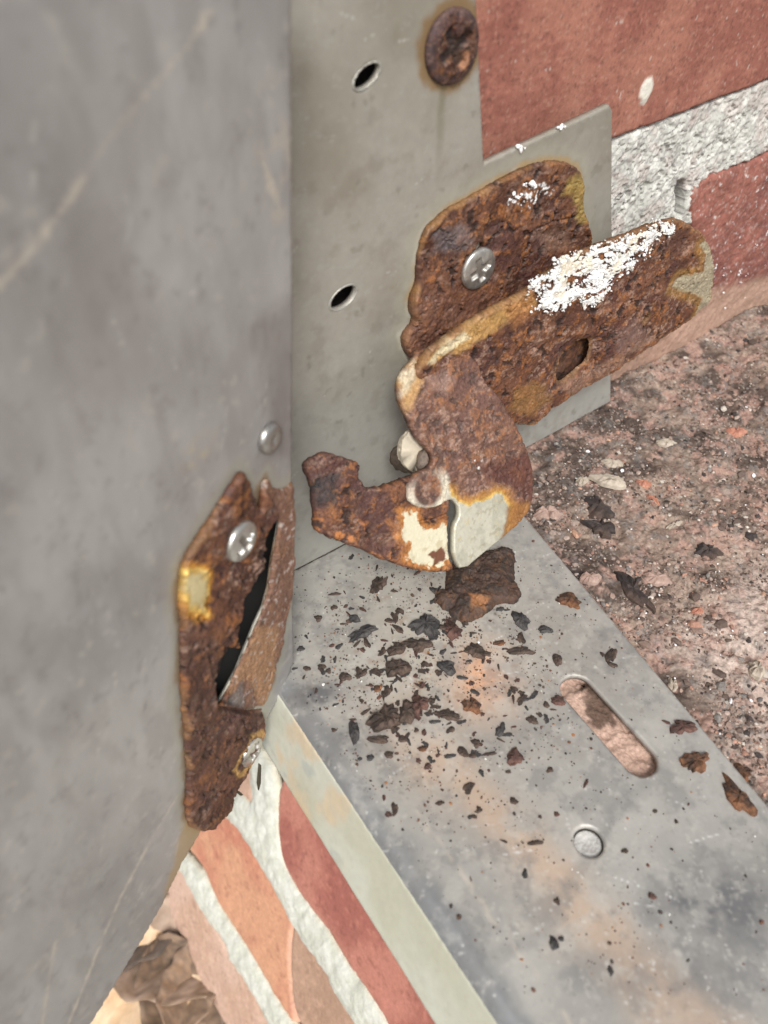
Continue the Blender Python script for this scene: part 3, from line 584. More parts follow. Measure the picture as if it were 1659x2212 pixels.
slab('door_panel', DOOR, duv, M_door, door, [ch2], .6, 1.0, .4, dh_, dcol, base=-1.0, sm=0)
def crack_shade(uv, d, hh): return np.full((len(uv), 3), .012), .9, 0.  # near-black colour stands in for the shade inside the crack
DB = DOOR.off(-2.5)
def shrink(q): return q
slab('dark_back_panel', DB, duv, M_door, door, [], 4., .4, .1, None, crack_shade, base=-.4, sm=0)  # door back set close behind the front, painted dark as crack shade
# closed edge folds of the door box
def strip(name, pts3a, pts3b, mat_, parent, col):
    V = np.concatenate([pts3a, pts3b]); n = len(pts3a); F = []
    for i in range(n-1): F += [(i, i+1, n+i+1), (i, n+i+1, n+i)]
    return link(name, V, F, mat_, parent, {'Col': np.tile(np.array(col, float), (len(V), 1)), 'Rough': np.full(len(V), .6), 'Metal': np.full(len(V), .2)})
strip('top_fold', DOOR.xyz(duv[[-1, 0]], -.6), DB.xyz(duv[[-1, 0]], 0), M_door, door, (.2, .19, .185))
strip('edge_fold', DOOR.xyz(duv[:5], -.6), DB.xyz(duv[:5], 0), M_door, door, (.2, .19, .185))
strip('bottom_fold', DOOR.xyz(duv[4:], -.6), DB.xyz(duv[4:], 0), M_door, door, (.2, .19, .185))
def dr_col(uv, d, hh):
    P = lambda *p: DOOR.uv(Z4(*p))
    C = rustcol(uv, 52, .55, .95)
    lo2 = pm(uv, P((120, 880), (300, 880), (300, 1300), (530, 1340), (500, 1520), (380, 1750), (300, 1930), (160, 1930)), 1.5, 1.5, .3, 1); C = lerp(C, (.075, .038, .028), lo2*.45)
    rt = pm(uv, P((500, 240), (690, 200), (690, 760), (600, 1250), (540, 1380), (350, 1250), (520, 880), (600, 420)), .8, 1.2, .4, 2); C = lerp(C, (.21, .115, .078), rt*.75)
    tan = pm(uv, P((350, 1290), (400, 1160), (500, 950), (600, 930), (580, 1250), (540, 1370), (500, 1260), (430, 1190)), .8, 1.3, .5, 3); C = lerp(C, (.34, .19, .10), tan*.8)
    y = P((125, 690), (150, 655), (205, 665), (240, 700), (225, 790), (235, 870), (200, 860), (160, 840), (125, 820)); s = sdf(uv, y)+(fbm(uv, .5, 4, 4)-.5)*2.2
    C = lerp(C, (.50, .22, .03), ss(-1.8, -.2, s)*.9); C = lerp(C, (.70, .47, .13), ss(-.6, .1, s)); C = lerp(C, (.86, .76, .44), ss(.0, 1.2, s+(fbm(uv, .9, 3, 45)-.5)*1.2))
    c = P((415, 560))[0]
    rg = np.linalg.norm((uv-P((450, 1545))[0])/np.array([1, 1.]), axis=1); C = lerp(C, (.50, .30, .10), ss(1.0, .2, np.abs(rg-4.2)+(fbm(uv, .8, 3, 8)-.5)*.8)*.6)
    gy = pm(uv, P((350, 1300), (430, 1195), (430, 1330)), .6, .6, .5, 6); C = lerp(C, (.16, .15, .145), gy*.7)
    edge = ss(.7, .05, sdf(uv, ruv)+(fbm(uv, .6, 4, 9)-.5)*1.5)*ss(.45, .6, fbm(uv, .13, 3, 99)); C = lerp(C, (.24, .13, .055), edge*.5)
    glo = ss(.66, .74, fbm(uv, 1.2, 3, 85))*rt; C = lerp(C, (.5, .45, .42), glo*.5)
    return C, .66-.25*rt*ss(.5, .6, fbm(uv, .9, 3, 53))-.35*ss(-.3, .5, s), .08+.5*ss(-.3, .5, s), 1-.85*ss(-.3, .4, s)
def dr_h(uv, d):
    P = lambda *p: DOOR.uv(Z4(*p))
    rt = pm(uv, P((500, 240), (700, 200), (700, 760), (600, 1250), (540, 1380), (330, 1310), (520, 880), (600, 420)), .8, .5, .4, 2)
    y = pm(uv, P((130, 650), (235, 690), (225, 880), (130, 860)), .6)
    step = ss(.45, .1, dist(uv, P((300, 1320), (430, 1345), (530, 1330)), False))
    return rusth(uv, 52, .55)*(1-.6*rt)*(1-.8*y)-rt*.9-step*.8
rp = slab('rusted_corner', DOOR, ruv, M_rust, door, [offs(crackuv, .55)], .24, 1.4, .7, dr_h, dr_col, ragged=.35, rf=.8, base=0., seed=30)
rp['label'] = 'rusted hinge plate on the door corner, split by a long black crack'
tornp = DOOR.uv(Z4((300, 1010), (350, 1000), (392, 1040), (385, 1075), (350, 1110), (345, 1180), (310, 1210), (285, 1200)))
slab('torn_edge', DOOR.off(-1.3), tornp, M_rust, door, [], .25, .8, .5, lambda uv, d: rusth(uv, 7, .5), lambda uv, d, hh: (rustcol(uv, 61, .2, .5), .8, 0.), ragged=.4)
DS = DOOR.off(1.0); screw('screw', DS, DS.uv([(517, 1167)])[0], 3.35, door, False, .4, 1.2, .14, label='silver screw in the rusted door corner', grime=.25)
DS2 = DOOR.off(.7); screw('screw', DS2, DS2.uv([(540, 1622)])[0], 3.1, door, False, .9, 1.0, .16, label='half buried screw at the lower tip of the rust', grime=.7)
rv = DOOR.uv([(580, 945)])[0]
slab('rivet', DOOR, circle(rv, 2.5), M_zinc, door, [], .16, .3, .3, lambda uv, d: 1.1*np.sqrt(np.maximum(0, 1-(np.linalg.norm(uv-rv, axis=1)/2.55)**2))-.6*np.exp(-(np.linalg.norm(uv-rv, axis=1)/.8)**2), lambda uv, d, hh: (lerp((.33, .32, .31), (.42, .41, .38), fbm(uv, .8, 3, 4)), .28, .8), base=0., sm=0)

# ================================================================ BRICKWORK BEHIND THE JAMB
bw = empty('brick_wall', 'red brick wall with rough pale mortar rising behind the metal jamb', 'brick wall', tuple(BACK.at(1320, 870)))
def bk(uv, seed, base_, dark, sand=None, sandpoly=None):
    C = lerp(base_, dark, ss(.35, .7, fbm(uv, .10, 4, seed)))
    C = lerp(C, np.array(base_)*1.35, ss(.5, .72, fbm(uv, .9, 5, seed+3, .7, .4))*.35)
    C = lerp(C, (.09, .045, .04), ss(.62, .72, fbm(uv, 1.4, 4, seed+5, .7))*.45); C = lerp(C, (.45, .27, .21), ss(.62, .74, fbm(uv, 1.8, 4, seed+7, .7, .5))*.4)
    return C
BR_TOP = Plane(BACK.o, BACK.n, BACK.eu)
def tcol(uv, d, hh):
    C = bk(uv, 5, (.33, .148, .108), (.255, .102, .078))
    w = sdf(uv, circle(BR_TOP.uv([(1397, 195)])[0], 2.0, ry=2.6))+(fbm(uv, .7, 4, 9)-.5)*1.3; C = lerp(C, (.66, .63, .56), ss(-.3, .4, w))
    C = lerp(C, (.5, .42, .38), ss(.80, .85, fbm(uv, .8, 3, 19))*.6)
    return C, .75, 0.
def th_(uv, d):
    w = sdf(uv, circle(BR_TOP.uv([(1397, 195)])[0], 2.0, ry=2.6)); return (fbm(uv, .08, 3, 3)-.5)*.8+(fbm(uv, 1., 4, 7, .6, .4)-.5)*.18+ss(-.4, 1, w)*.3
topuv = BR_TOP.uv([(520, -500), (2100, -500), (2100, 10), (1720, 150), (1560, 212), (1430, 262), (1320, 302), (1100, 385), (800, 490), (480, 600)])
slab('brick', BACK, topuv, M_brick, bw, [], .5, 8., .7, th_, tcol, base=-8, ragged=.35, rf=.5)['label'] = 'smooth red upper brick with one white splat'
low = [(1560, 372), (1620, 350), (1720, 318), (2200, 160), (2500, 600), (1900, 640), (1659, 720), (1330, 925), (1200, 990), (1290, 830), (1350, 770), (1400, 690), (1480, 600), (1497, 520), (1492, 440), (1505, 400)]
lowuv = BACK.uv(low)
def l2col(uv, d, hh):
    C = bk(uv, 15, (.28, .115, .09), (.19, .078, .066))
    C = lerp(C, (.42, .33, .30), ss(.60, .74, fbm(uv, 1.0, 4, 29, .65))*.5)
    C = lerp(C, (.72, .72, .71), ss(.74, .8, fbm(uv, .9, 3, 39, .6))*.7)
    s = sdf(uv, BACK.uv([(1300, 720), (1480, 650), (1659, 590), (1900, 500), (1900, 900), (1300, 1000)]))+(fbm(uv, .2, 4, 9)-.5)*6
    C = lerp(C, (.40, .27, .205), ss(-2, 3, s)*.85)
    C = lerp(C, (.12, .085, .07), ss(.7, .8, fbm(uv, .8, 4, 49, .6))*.6)
    return C, .85, 0.
slab('brick', BACK, lowuv, M_brick, bw, [], .4, 8., 1.6, lambda uv, d: (fbm(uv, .12, 4, 13)-.5)*2.2-ss(6, 0, d)*.7*fbm(uv, .4, 3, 14)+(fbm(uv, 1.1, 4, 17, .65)-.5)*.6, l2col, base=-8, ragged=.5, rf=.5)['label'] = 'rough purplish lower brick turning sandy at its foot'
mj = [(480, 640), (800, 500), (1100, 390), (1320, 306), (1430, 266), (1560, 216), (1720, 154), (2100, 14), (2300, 120), (1720, 308), (1620, 350), (1555, 378), (1530, 392), (1514, 402), (1508, 455), (1512, 500), (1515, 540), (1508, 600), (1425, 690), (1375, 770), (1310, 830), (1200, 1000), (800, 1180), (480, 1250)]
mjuv = BACK.uv(mj)
def mcol(uv, d, hh):
    C = lerp((.47, .47, .44), (.60, .60, .565), ss(.35, .65, fbm(uv, .3, 4, 3)+hh*.05))
    C = lerp(C, (.27, .25, .24), ss(.56, .72, fbm(uv, .7, 5, 6, .65))*.7); C = lerp(C, (.40, .30, .27), ss(.55, .7, fbm(uv, .2, 3, 9))*.35)
    return C, .95, 0.
def mh(uv, d): return (fbm(uv, .12, 4, 23, .5)-.5)*2.2+(fbm(uv, .8, 5, 27, .75)-.5)*1.3-ss(.6, .7, fbm(uv, .5, 4, 29, .6))*.8-.2
slab('mortar_joint', BACK, mjuv, M_mortar, bw, [BACK.uv([(1462, 400), (1482, 388), (1494, 402), (1488, 440), (1478, 478), (1466, 470), (1470, 430)])], .32, 7.6, .8, mh, mcol, base=-8, ragged=.5, rf=.6)
slab('mortar_bed', BACK.off(-9.5), BACK.uv([(420, -560), (2600, -560), (2600, 1100), (300, 1400)]), M_mortar, bw, [], 3., 2, .2, lambda uv, d: (fbm(uv, .2, 3, 2)-.5)*1.5, lambda uv, d, hh: (np.tile(np.array([.2, .17, .15]), (len(uv), 1)), .95, 0.), sm=0)

# ================================================================ LEDGE OF RUBBLE
def rb_in(uv): return su(uv)[1]
so_np = np.array(so)
c_back = -(FA[:2]-P1[:2])@MN[:2]
ledge_poly = np.array([(FA-MN*1.2+X*-8)[:2], (FA-MN*1.2+X*175)[:2], (FA-MN*190+X*175)[:2], (P1+D*190-JN*9)[:2], (P1-D*2-JN*9)[:2]])
def lh(uv, d):
    s = sdf(uv, so_np); out = ss(-6, -.2, s)          # 1 under the sheet
    big_ = (fbm(uv, .07, 3, 3)-.5)*4.0+(fbm(uv, .3, 4, 5, .55)-.5)*2.6+(fbm(uv, 1.0, 4, 8, .6)-.5)*1.0
    heap = np.exp(-((s+4)/4.)**2)*.5
    h = big_+heap-.6
    cap = np.where(s > -.5, -.2, 0)+np.where(s > -.5, 0, np.clip(-s-.5, 0, 9)*.9)
    h = np.minimum(h, cap); pit = pm(uv, SILL.uv(Z6((1310, 1285), (1380, 1250), (1400, 1290), (1370, 1310))), .5); return h-pit*2
def lc(uv, d, hh):
    C = lerp((.20, .145, .118), (.31, .235, .19), ss(.35, .65, fbm(uv, .12, 4, 3)))
    sand = pm(uv, SILL.uv([(1480, 1350), (1659, 1180), (2000, 1200), (2000, 2300), (1650, 1730), (1560, 1560)]), 6, 8, .1, 2); C = lerp(C, (.50, .405, .355), sand*.85)
    C = lerp(C, (.075, .055, .047), ss(.42, .60, fbm(uv, .10, 5, 7, .6, .6))*(1-sand*.8)*.9)
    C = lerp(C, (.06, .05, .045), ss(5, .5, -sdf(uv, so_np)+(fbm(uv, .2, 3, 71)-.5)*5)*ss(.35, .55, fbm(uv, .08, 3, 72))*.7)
    C = lerp(C, (.39, .25, .205), ss(.52, .64, fbm(uv, .22, 5, 9, .6))*.7)
    C = lerp(C, (.17, .165, .16), ss(.58, .7, fbm(uv, .35, 4, 12, .6))*.5)
    C = lerp(C, (.44, .38, .33), ss(.60, .76, fbm(uv, .9, 4, 14, .7))*.5)
    C = lerp(C, (.04, .03, .027), ss(.62, .74, fbm(uv, .8, 4, 16, .65))*.6)
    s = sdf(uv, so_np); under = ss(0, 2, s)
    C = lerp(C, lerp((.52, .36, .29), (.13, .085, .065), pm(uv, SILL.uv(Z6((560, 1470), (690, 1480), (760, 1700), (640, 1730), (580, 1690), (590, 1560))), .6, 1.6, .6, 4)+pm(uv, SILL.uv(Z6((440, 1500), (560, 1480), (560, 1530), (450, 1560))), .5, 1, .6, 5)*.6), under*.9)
    return C, .92, 0.
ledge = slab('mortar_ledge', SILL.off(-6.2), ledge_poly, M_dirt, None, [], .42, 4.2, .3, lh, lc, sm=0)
tag(ledge, 'crumbling pink and brown mortar ledge strewn with rubble under the sill panel', 'ledge', kind='structure')

# grains: closed little lumps --------------------------------------
ICO = None
def ico():
    t = (1+5**.5)/2; v = np.array([(-1, t, 0), (1, t, 0), (-1, -t, 0), (1, -t, 0), (0, -1, t), (0, 1, t), (0, -1, -t), (0, 1, -t), (t, 0, -1), (t, 0, 1), (-t, 0, -1), (-t, 0, 1)], float); v /= np.linalg.norm(v[0])
    f = np.array([(0, 11, 5), (0, 5, 1), (0, 1, 7), (0, 7, 10), (0, 10, 11), (1, 5, 9), (5, 11, 4), (11, 10, 2), (10, 7, 6), (7, 1, 8), (3, 9, 4), (3, 4, 2), (3, 2, 6), (3, 6, 8), (3, 8, 9), (4, 9, 5), (2, 4, 11), (6, 2, 10), (8, 6, 7), (9, 8, 1)])
    return v, f
IV, IF = ico()
def grains(name, pos, size, cols, flatn=.6, rough=.9, mat_=None, parent=None):
    n = len(pos); R = RNG.normal(size=(n, 4)); R /= np.linalg.norm(R, axis=1)[:, None]; w, x, y, z = R.T
    M = np.stack([1-2*(y*y+z*z), 2*(x*y-z*w), 2*(x*z+y*w), 2*(x*y+z*w), 1-2*(x*x+z*z), 2*(y*z-x*w), 2*(x*z-y*w), 2*(y*z+x*w), 1-2*(x*x+y*y)], 1).reshape(n, 3, 3)
    v = IV[None]*(1+.35*(RNG.random((n, 12, 1))-.5))*np.stack([np.ones(n), RNG.uniform(.55, 1, n), RNG.uniform(.35, .8, n)], 1)[:, None]
    v = np.einsum('nij,nkj->nki', M, v)*size[:, None, None]; v[:, :, 2] *= flatn; v = v+pos[:, None]
    F = (IF[None]+np.arange(n)[:, None, None]*12).reshape(-1, 3); C = np.repeat(cols, 12, 0)
    V = v.reshape(-1, 3); return link(name, V, F, mat_ or M_grain, parent, {'Col': C, 'Rough': np.full(len(V), rough), 'Metal': np.zeros(len(V))}, flat=True)
PAL = np.array([(.28, .195, .16), (.12, .085, .07), (.36, .20, .15), (.50, .45, .40), (.05, .04, .038), (.36, .28, .24), (.20, .18, .17), (.50, .30, .21), (.75, .74, .72)])
n = 26000
pts = np.array([SILL.uv([(x, y)])[0] for x, y in zip(RNG.uniform(1120, 1700, n), RNG.uniform(640, 2000, n))])
s = sdf(pts, so_np); bkd = (np.c_[pts, np.zeros(n)]-BACK.o)@BACK.n; m = (s < -.5) & (bkd > .3); pts = pts[m]; n = len(pts)
den = fbm(pts, .1, 4, 77); m = RNG.random(n) < ss(.3, .6, den)*.9+.1; pts = pts[m]; n = len(pts)
zz = 0*pts[:, 0]
z0 = -6.2+4.2+lh(pts, zz+9)
sz = np.clip(RNG.lognormal(-1.35, .6, n), .08, 1.8)
tag(grains('grit', np.c_[pts, z0+sz*.15], sz, PAL[RNG.choice(9, n, p=[.27, .22, .06, .06, .09, .20, .09, .01, 0.])]*RNG.uniform(.7, 1.2, (n, 1))), 'loose pink, grey and white grit covering the mortar ledge', 'grit', kind='stuff')
go = grains('crust_granules', CRX.xyz(GRAN[0], .25+RNG.uniform(-.1, .35, len(GRAN[0]))), GRAN[1], lerp((.78, .79, .80), (.5, .48, .42), RNG.random(len(GRAN[0]))**3), 1., .8, M_paint, hinge); go['kind'] = 'stuff'
# rust dust on the sill
n = 7000
cen = SILL.uv([(930, 1430)])[0]; pts = cen+RNG.normal(size=(n, 2))*np.array([17, 16]); k = RNG.random(n) < .25; pts[k] = np.array([SILL.uv([(x, y)])[0] for x, y in zip(RNG.uniform(650, 1650, k.sum()), RNG.uniform(1200, 2150, k.sum()))])
a_, w_ = su(pts); m = (sdf(pts, so_np) > 1.) & (w_ > 3) & (sdf(pts, slot) < -.2) & (np.linalg.norm(pts-hc, axis=1) > rh+.2) & (RNG.random(len(pts)) < .15+ss(.4, .6, fbm(pts, .25, 4, 88)))
pts = pts[m]; n = len(pts); sz = np.clip(RNG.lognormal(-2.15, .6, n), .05, .6)
RP = np.array([(.045, .035, .03), (.08, .05, .035), (.13, .06, .04), (.03, .03, .033), (.3, .13, .05), (.7, .69, .66)])
tag(grains('rust_dust', np.c_[pts, sh_(pts, 0)+sz*.25], sz, RP[RNG.choice(6, n, p=[.33, .25, .18, .14, .08, .02])]), 'fine dark rust dust scattered over the sill panel', 'rust dust', kind='stuff')
# pale paint specks on the back edge, jamb notch and hinge
sp = []
for (x, y, pl, r0) in [(1214, 272, JAMB.off(.2), .95), (1124, 318, JAMB.off(.2), .6), (1135, 402, JAMB.off(1.9), .5), (1152, 400, JAMB.off(1.9), .7), (1120, 428, JAMB.off(1.9), .5), (1100, 430, JAMB.off(1.9), .35), (1545, 575, BACK.off(.5), .6), (1600, 590, BACK.off(.5), .4), (1650, 672, BACK.off(.6), .6)]:
    for _ in range(5): sp.append((pl.at(x+random.gauss(0, 5), y+random.gauss(0, 4)), r0*random.uniform(.3, 1)))
for _ in range(70):
    x, y = random.uniform(1180, 1659), random.uniform(480, 1000)
    if y > 1400-.4*x: pass
    pl = BACK.off(.4)
    if x > 1560: sp.append((pl.at(x, random.uniform(500, 700)), random.uniform(.1, .4)))
sp.append((BACK.off(0).at(1600, 610), .5))
pos = np.array([p for p, r in sp]); szs = np.array([r for p, r in sp])
tag(grains('paint_speck', pos, szs, np.tile(np.array([[.8, .8, .8]]), (len(pos), 1)), 1., .6, M_paint), 'tiny white paint specks splashed on brick, jamb and hinge', 'paint specks', kind='stuff')
n = 85; pts = np.array([SILL.uv([(x, y)])[0] for x, y in zip(RNG.uniform(1180, 1659, n), RNG.uniform(850, 1600, n))]); s = sdf(pts, so_np); pts = pts[s < -1]; n = len(pts); sz = RNG.uniform(.15, .32, n)*(1+1.4*(RNG.random(n) < .18))
tag(grains('paint_crumb', np.c_[pts, -2.+lh(pts, pts[:, 0]*0+9)+.3], sz, np.tile(np.array([[.78, .78, .80]]), (n, 1)), .7, .4, M_paint), 'small white paint crumbs lying among the rubble', 'paint crumbs', kind='stuff')

# ================================================================ FLAKES, CHIPS
def lump_mesh(name, L, Wd, T, seed, m, n=13, star=.3, rings=3):
    n = int(n*1.5)
    """irregular flake, ~n*rings*2 triangles, resting on z=0, centred on its origin"""
    r = random.Random(seed); rad = []
    ph = [r.uniform(0, 6.28) for _ in range(4)]
    for j in range(n):
        t = 2*math.pi*j/n; rad.append(max(.45, 1+star*(.3*math.sin(2*t+ph[0])+.35*math.sin(3*t+ph[1])+.2*math.sin(5*t+ph[2]))+r.uniform(-star, star)*.55))
    V = []; F = []
    lv = [(1.0, 0), (.96, .55), (.6, 1.0), ][:rings]
    for (k, hz) in lv:
        for j in range(n):
            t = 2*math.pi*j/n; q_ = rad[j]*k
            V.append((L/2*q_*math.cos(t)*MM, Wd/2*q_*math.sin(t)*MM, (T*hz*(r.uniform(.55, 1.2) if hz else 0)+.0)*MM))
    V.append((0, 0, T*r.uniform(.7, 1.1)*MM)); V.append((0, 0, 0))
    for i in range(len(lv)-1):
        for j in range(n): F += [(i*n+j, i*n+(j+1) % n, (i+1)*n+(j+1) % n), (i*n+j, (i+1)*n+(j+1) % n, (i+1)*n+j)]
    b0 = (len(lv)-1)*n
    for j in range(n): F.append((b0+j, b0+(j+1) % n, len(V)-2)); F.append(((j+1) % n, j, len(V)-1))
    me = bpy.data.meshes.new(name); me.from_pydata(V, [], F); me.update(); me.materials.append(m); return me
def zs(uv):
    uv = np.array([uv]); s = sdf(uv, so_np)[0]
    if s > 0: return float(sh_(uv, 0)[0])
    return float(-2.+lh(uv, np.array([9.]))[0])
def put(name, me, px, py, ang, label, cat, group, lift=0.):
    c = SILL.uv([(px, py)])[0]; o = bpy.data.objects.new(name, me); COL.objects.link(o)
    o.location = Vector((c[0], c[1], zs(c)+lift))*MM; o.rotation_euler = (0, 0, ang); tag(o, label, cat, group); return o
def mmpp(px, py): a, b = SILL.at(px, py), SILL.at(px+1, py); return np.linalg.norm(b-a)
GF = 'rust flakes fallen on the sill panel'
def zf(Zf, x, y): return Zf((x, y))[0]
FL = [(Z5, 560, 262, 130, 55, 60, 1, 'elongated brown rust flake upright below the cream claw'),
      (Z5, 485, 500, 140, 60, 30, 0, 'slate dark leaf shaped flake nearest the door edge'),
      (Z5, 440, 430, 50, 55, 80, 0, None), (Z5, 395, 722, 62, 48, 20, 1, 'lone squarish dark flake low beside the door edge'), (Z5, 650, 585, 85, 60, 10, 1, None),
      (Z5, 800, 465, 140, 110, -40, 0, 'big slate grey flake just below the dark rust lump'), (Z5, 935, 490, 110, 75, -50, 2, 'reddish brown flake touching the big slate flake'),
      (Z5, 760, 560, 130, 70, 0, 1, None), (Z5, 655, 680, 120, 90, 15, 1, None), (Z5, 905, 675, 95, 65, -30, 0, None), (Z5, 1050, 592, 110, 62, -35, 1, 'dark flake beside the peach stain on the sill'),
      (Z5, 1105, 606, 45, 30, 0, 1, None), (Z5, 1278, 440, 110, 62, -62, 0, 'slate flake with a pointed tail below the rust lump'), (Z5, 1518, 342, 130, 70, -28, 3, 'rusty orange flake near the rear edge of the sill'),
      (Z5, 1275, 592, 115, 45, 0, 1, 'flat pale brown oval flake right of the peach stain'), (Z5, 1400, 485, 70, 45, -20, 0, None), (Z5, 1460, 635, 45, 70, 10, 1, None), (Z5, 1170, 552, 65, 28, 15, 3, None),
      (Z5, 595, 930, 160, 110, 25, 1, 'star shaped brown flake, largest toward the sill fold'), (Z5, 440, 1000, 55, 110, 8, 0, 'black jagged flake closest to the sill fold'), (Z5, 705, 905, 90, 110, 0, 1, None),
      (Z5, 765, 862, 110, 80, 30, 2, None), (Z5, 910, 915, 140, 42, -12, 1, 'narrow grey brown flake lying across the middle cluster'), (Z5, 1030, 868, 85, 80, -20, 3, None), (Z5, 925, 988, 48, 28, 35, 1, None),
      (Z5, 1175, 992, 45, 75, -20, 0, 'small slate sliver standing out below the peach stain'), (Z5, 560, 1036, 105, 42, 0, 1, 'rounded brown oval flake under the star shaped flake'), (Z5, 682, 1035, 50, 32, 0, 1, None), (Z5, 615, 1115, 48, 32, 0, 1, None),
      (Z5, 520, 1130, 36, 32, 0, 0, None), (Z5, 782, 1085, 42, 26, 10, 3, 'tiny bright orange crumb below the flake cluster'), (Z5, 1250, 1128, 92, 70, -10, 2, 'red brown crumpled flake left of the long slot'),
      (Z5, 1465, 842, 75, 48, -5, 2, 'dark red flake at the upper end of the slot'), (Z5, 1405, 862, 30, 36, 0, 1, None), (Z5, 1335, 940, 55, 40, -20, 1, None), (Z5, 1120, 1110, 68, 16, 12, 1, None),
      (Z5, 985, 1100, 62, 42, -40, 1, None), (Z5, 1425, 1188, 30, 24, -30, 1, None), (Z5, 1215, 1200, 26, 16, 0, 1, None), (Z5, 172, 580, 36, 30, 0, 0, None), (Z5, 203, 680, 42, 24, -20, 1, None), (Z5, 555, 782, 36, 36, 0, 3, None),
      (Z5, 845, 290, 60, 30, -40, 0, None), (Z5, 620, 440, 60, 22, -20, 1, None), (Z5, 660, 480, 70, 26, -40, 1, None), (Z5, 640, 292, 38, 12, -10, 1, None), (Z5, 345, 305, 60, 16, 5, 1, None), (Z5, 340, 372, 36, 26, 0, 1, None),
      (Z6, 1088, 1748, 150, 70, 5, 2, 'flat brown flake at the outer edge beside the slot'), (Z6, 1160, 1935, 180, 90, 28, 3, 'ragged orange and brown flake beyond the lower slot end'),
      (Z6, 1432, 1966, 170, 80, 0, 3, 'oval orange brown flake half over the ledge rubble'), (Z6, 1390, 2130, 210, 95, -62, 3, 'long ragged brown flake at the outer corner of the sill'), (Z6, 700, 1358, 95, 48, 62, 1, 'brown sliver between slot and ledge rubble'),
      (Z8, 930, 702, 46, 26, -70, 0, 'small dark chip beside a pale crumb on the clean sill'), (Z8, 957, 688, 20, 14, -20, 0, None), (Z8, 1125, 795, 20, 26, 0, 0, None), (Z8, 870, 362, 50, 14, 8, 1, 'thin dark splinter short of the round knock-out'), (Z8, 795, 220, 28, 20, -30, 1, None), (Z8, 660, 273, 22, 12, -20, 1, None),
      (Z8, 543, 228, 24, 14, 0, 1, None), (Z8, 1172, 390, 24, 14, 10, 1, None), (Z8, 1265, 543, 26, 20, 0, 2, None), (Z8, 1275, 255, 16, 12, 0, 1, None), (Z8, 885, 274, 14, 9, 0, 1, None)]
kk = {id(Z5): .7836/1.8228, id(Z6): .7233/1.8228, id(Z8): 1.1597/1.8228}
NAMED = [(zf_((x, y))[0], lab.split(',')[0].split(' beside')[0].split(' below')[0].split(' under')[0].split(' just')[0].split(' lying')[0].split(' near')[0].split(' at ')[0].split(' standing')[0].split(' short')[0]) for (zf_, x, y, L, Wd, a, c, lab) in FL if lab]
SEEN_LAB = set()
def autolab(p, L, Wd, c):
    adj = 'narrow' if L/Wd > 1.9 or Wd/L > 1.9 else ('broad' if L*Wd > 5000 else ('tiny' if L*Wd < 900 else 'small'))
    col_ = ['slate grey', 'dark brown', 'reddish brown', 'orange tinged'][c]
    for q_, nm in sorted(NAMED, key=lambda t_: (t_[0][0]-p[0])**2+(t_[0][1]-p[1])**2):
        dx, dy = p[0]-q_[0], p[1]-q_[1]; dr = ('right of' if dx > 0 else 'left of') if abs(dx) > abs(dy) else ('below' if dy > 0 else 'above')
        for t in (f'{adj} {col_} flake {dr} the {nm}', f'{adj} {col_} flake slightly further {dr} the {nm}'):
            if t not in SEEN_LAB and len(t.split()) <= 16: SEEN_LAB.add(t); return t
for i, (zf_, x, y, L, Wd, a, c, lab) in enumerate(FL):
    px, py = zf_((x, y))[0]; s_ = kk[id(zf_)]*mmpp(px, py); L *= s_*1.0; Wd *= s_*1.12; T = max(.4, min(1.8, .32*min(L, Wd)))
    me = lump_mesh('rust_flake', L, Wd, T, i*13+5, FLM[c], 17 if L > 4 else 11, .42 if L > 3 else .3)
    put('rust_flake', me, px, py, math.radians(a), lab or autolab((px, py), FL[i][3], FL[i][4], c), 'rust flake', GF)
protos = [lump_mesh('rust_flake', random.uniform(1.0, 2.3), random.uniform(.6, 1.4), random.uniform(.2, .45), 900+k, FLM[k % 3], 9, .4, 3) for k in range(9)]
cnt = 0
while cnt < 235:
    u0, v0 = random.gauss(900, 135), random.gauss(1450, 120)
    if random.random() < .1: u0, v0 = random.uniform(680, 1500), random.uniform(1250, 2050)
    c = SILL.uv([(u0, v0)])[0][None]
    if sdf(c, so_np)[0] < 2 or sdf(c, slot)[0] > -1 or np.linalg.norm(c-hc) < 4 or su(c)[1][0] < 4: continue
    o = put('rust_flake', protos[cnt % 9], u0, v0, random.uniform(0, 6.28), 'tiny dark rust flake among many sprinkled on the grey sill', 'rust flake', GF); k = random.uniform(.5, 1.25); o.scale = (k, k*random.uniform(.7, 1.2), k); cnt += 1
# big rust lump under the tab
cl = SILL.uv(Z5((1130, 80), (1240, 85), (1250, 130), (1240, 220), (1285, 310), (1250, 360), (1170, 350), (1100, 400), (1050, 440), (960, 450), (900, 390), (840, 340), (850, 290), (900, 290), (895, 200), (930, 150), (1040, 110)))
lumpo = slab('rust_lump', SILL, cl, M_rust, None, [], .22, 1.5, 1.4, lambda uv, d: ss(0, 3.5, d)*1.0+rusth(uv, 70, .6), lambda uv, d, hh: (lerp(lerp(rustcol(uv, 71, .25, .6), (.045, .036, .03), np.full(len(uv), .5)), (.30, .13, .05), pm(uv, SILL.uv(Z5((1010, 340), (1110, 355), (1090, 400), (1030, 390))), .5, .6, 1., 2)*.8), .75, 0.), ragged=.6, rf=.7, base=.02)
tag(lumpo, 'thick dark brown slab of rust broken off below the hinge tab', 'rust lump')
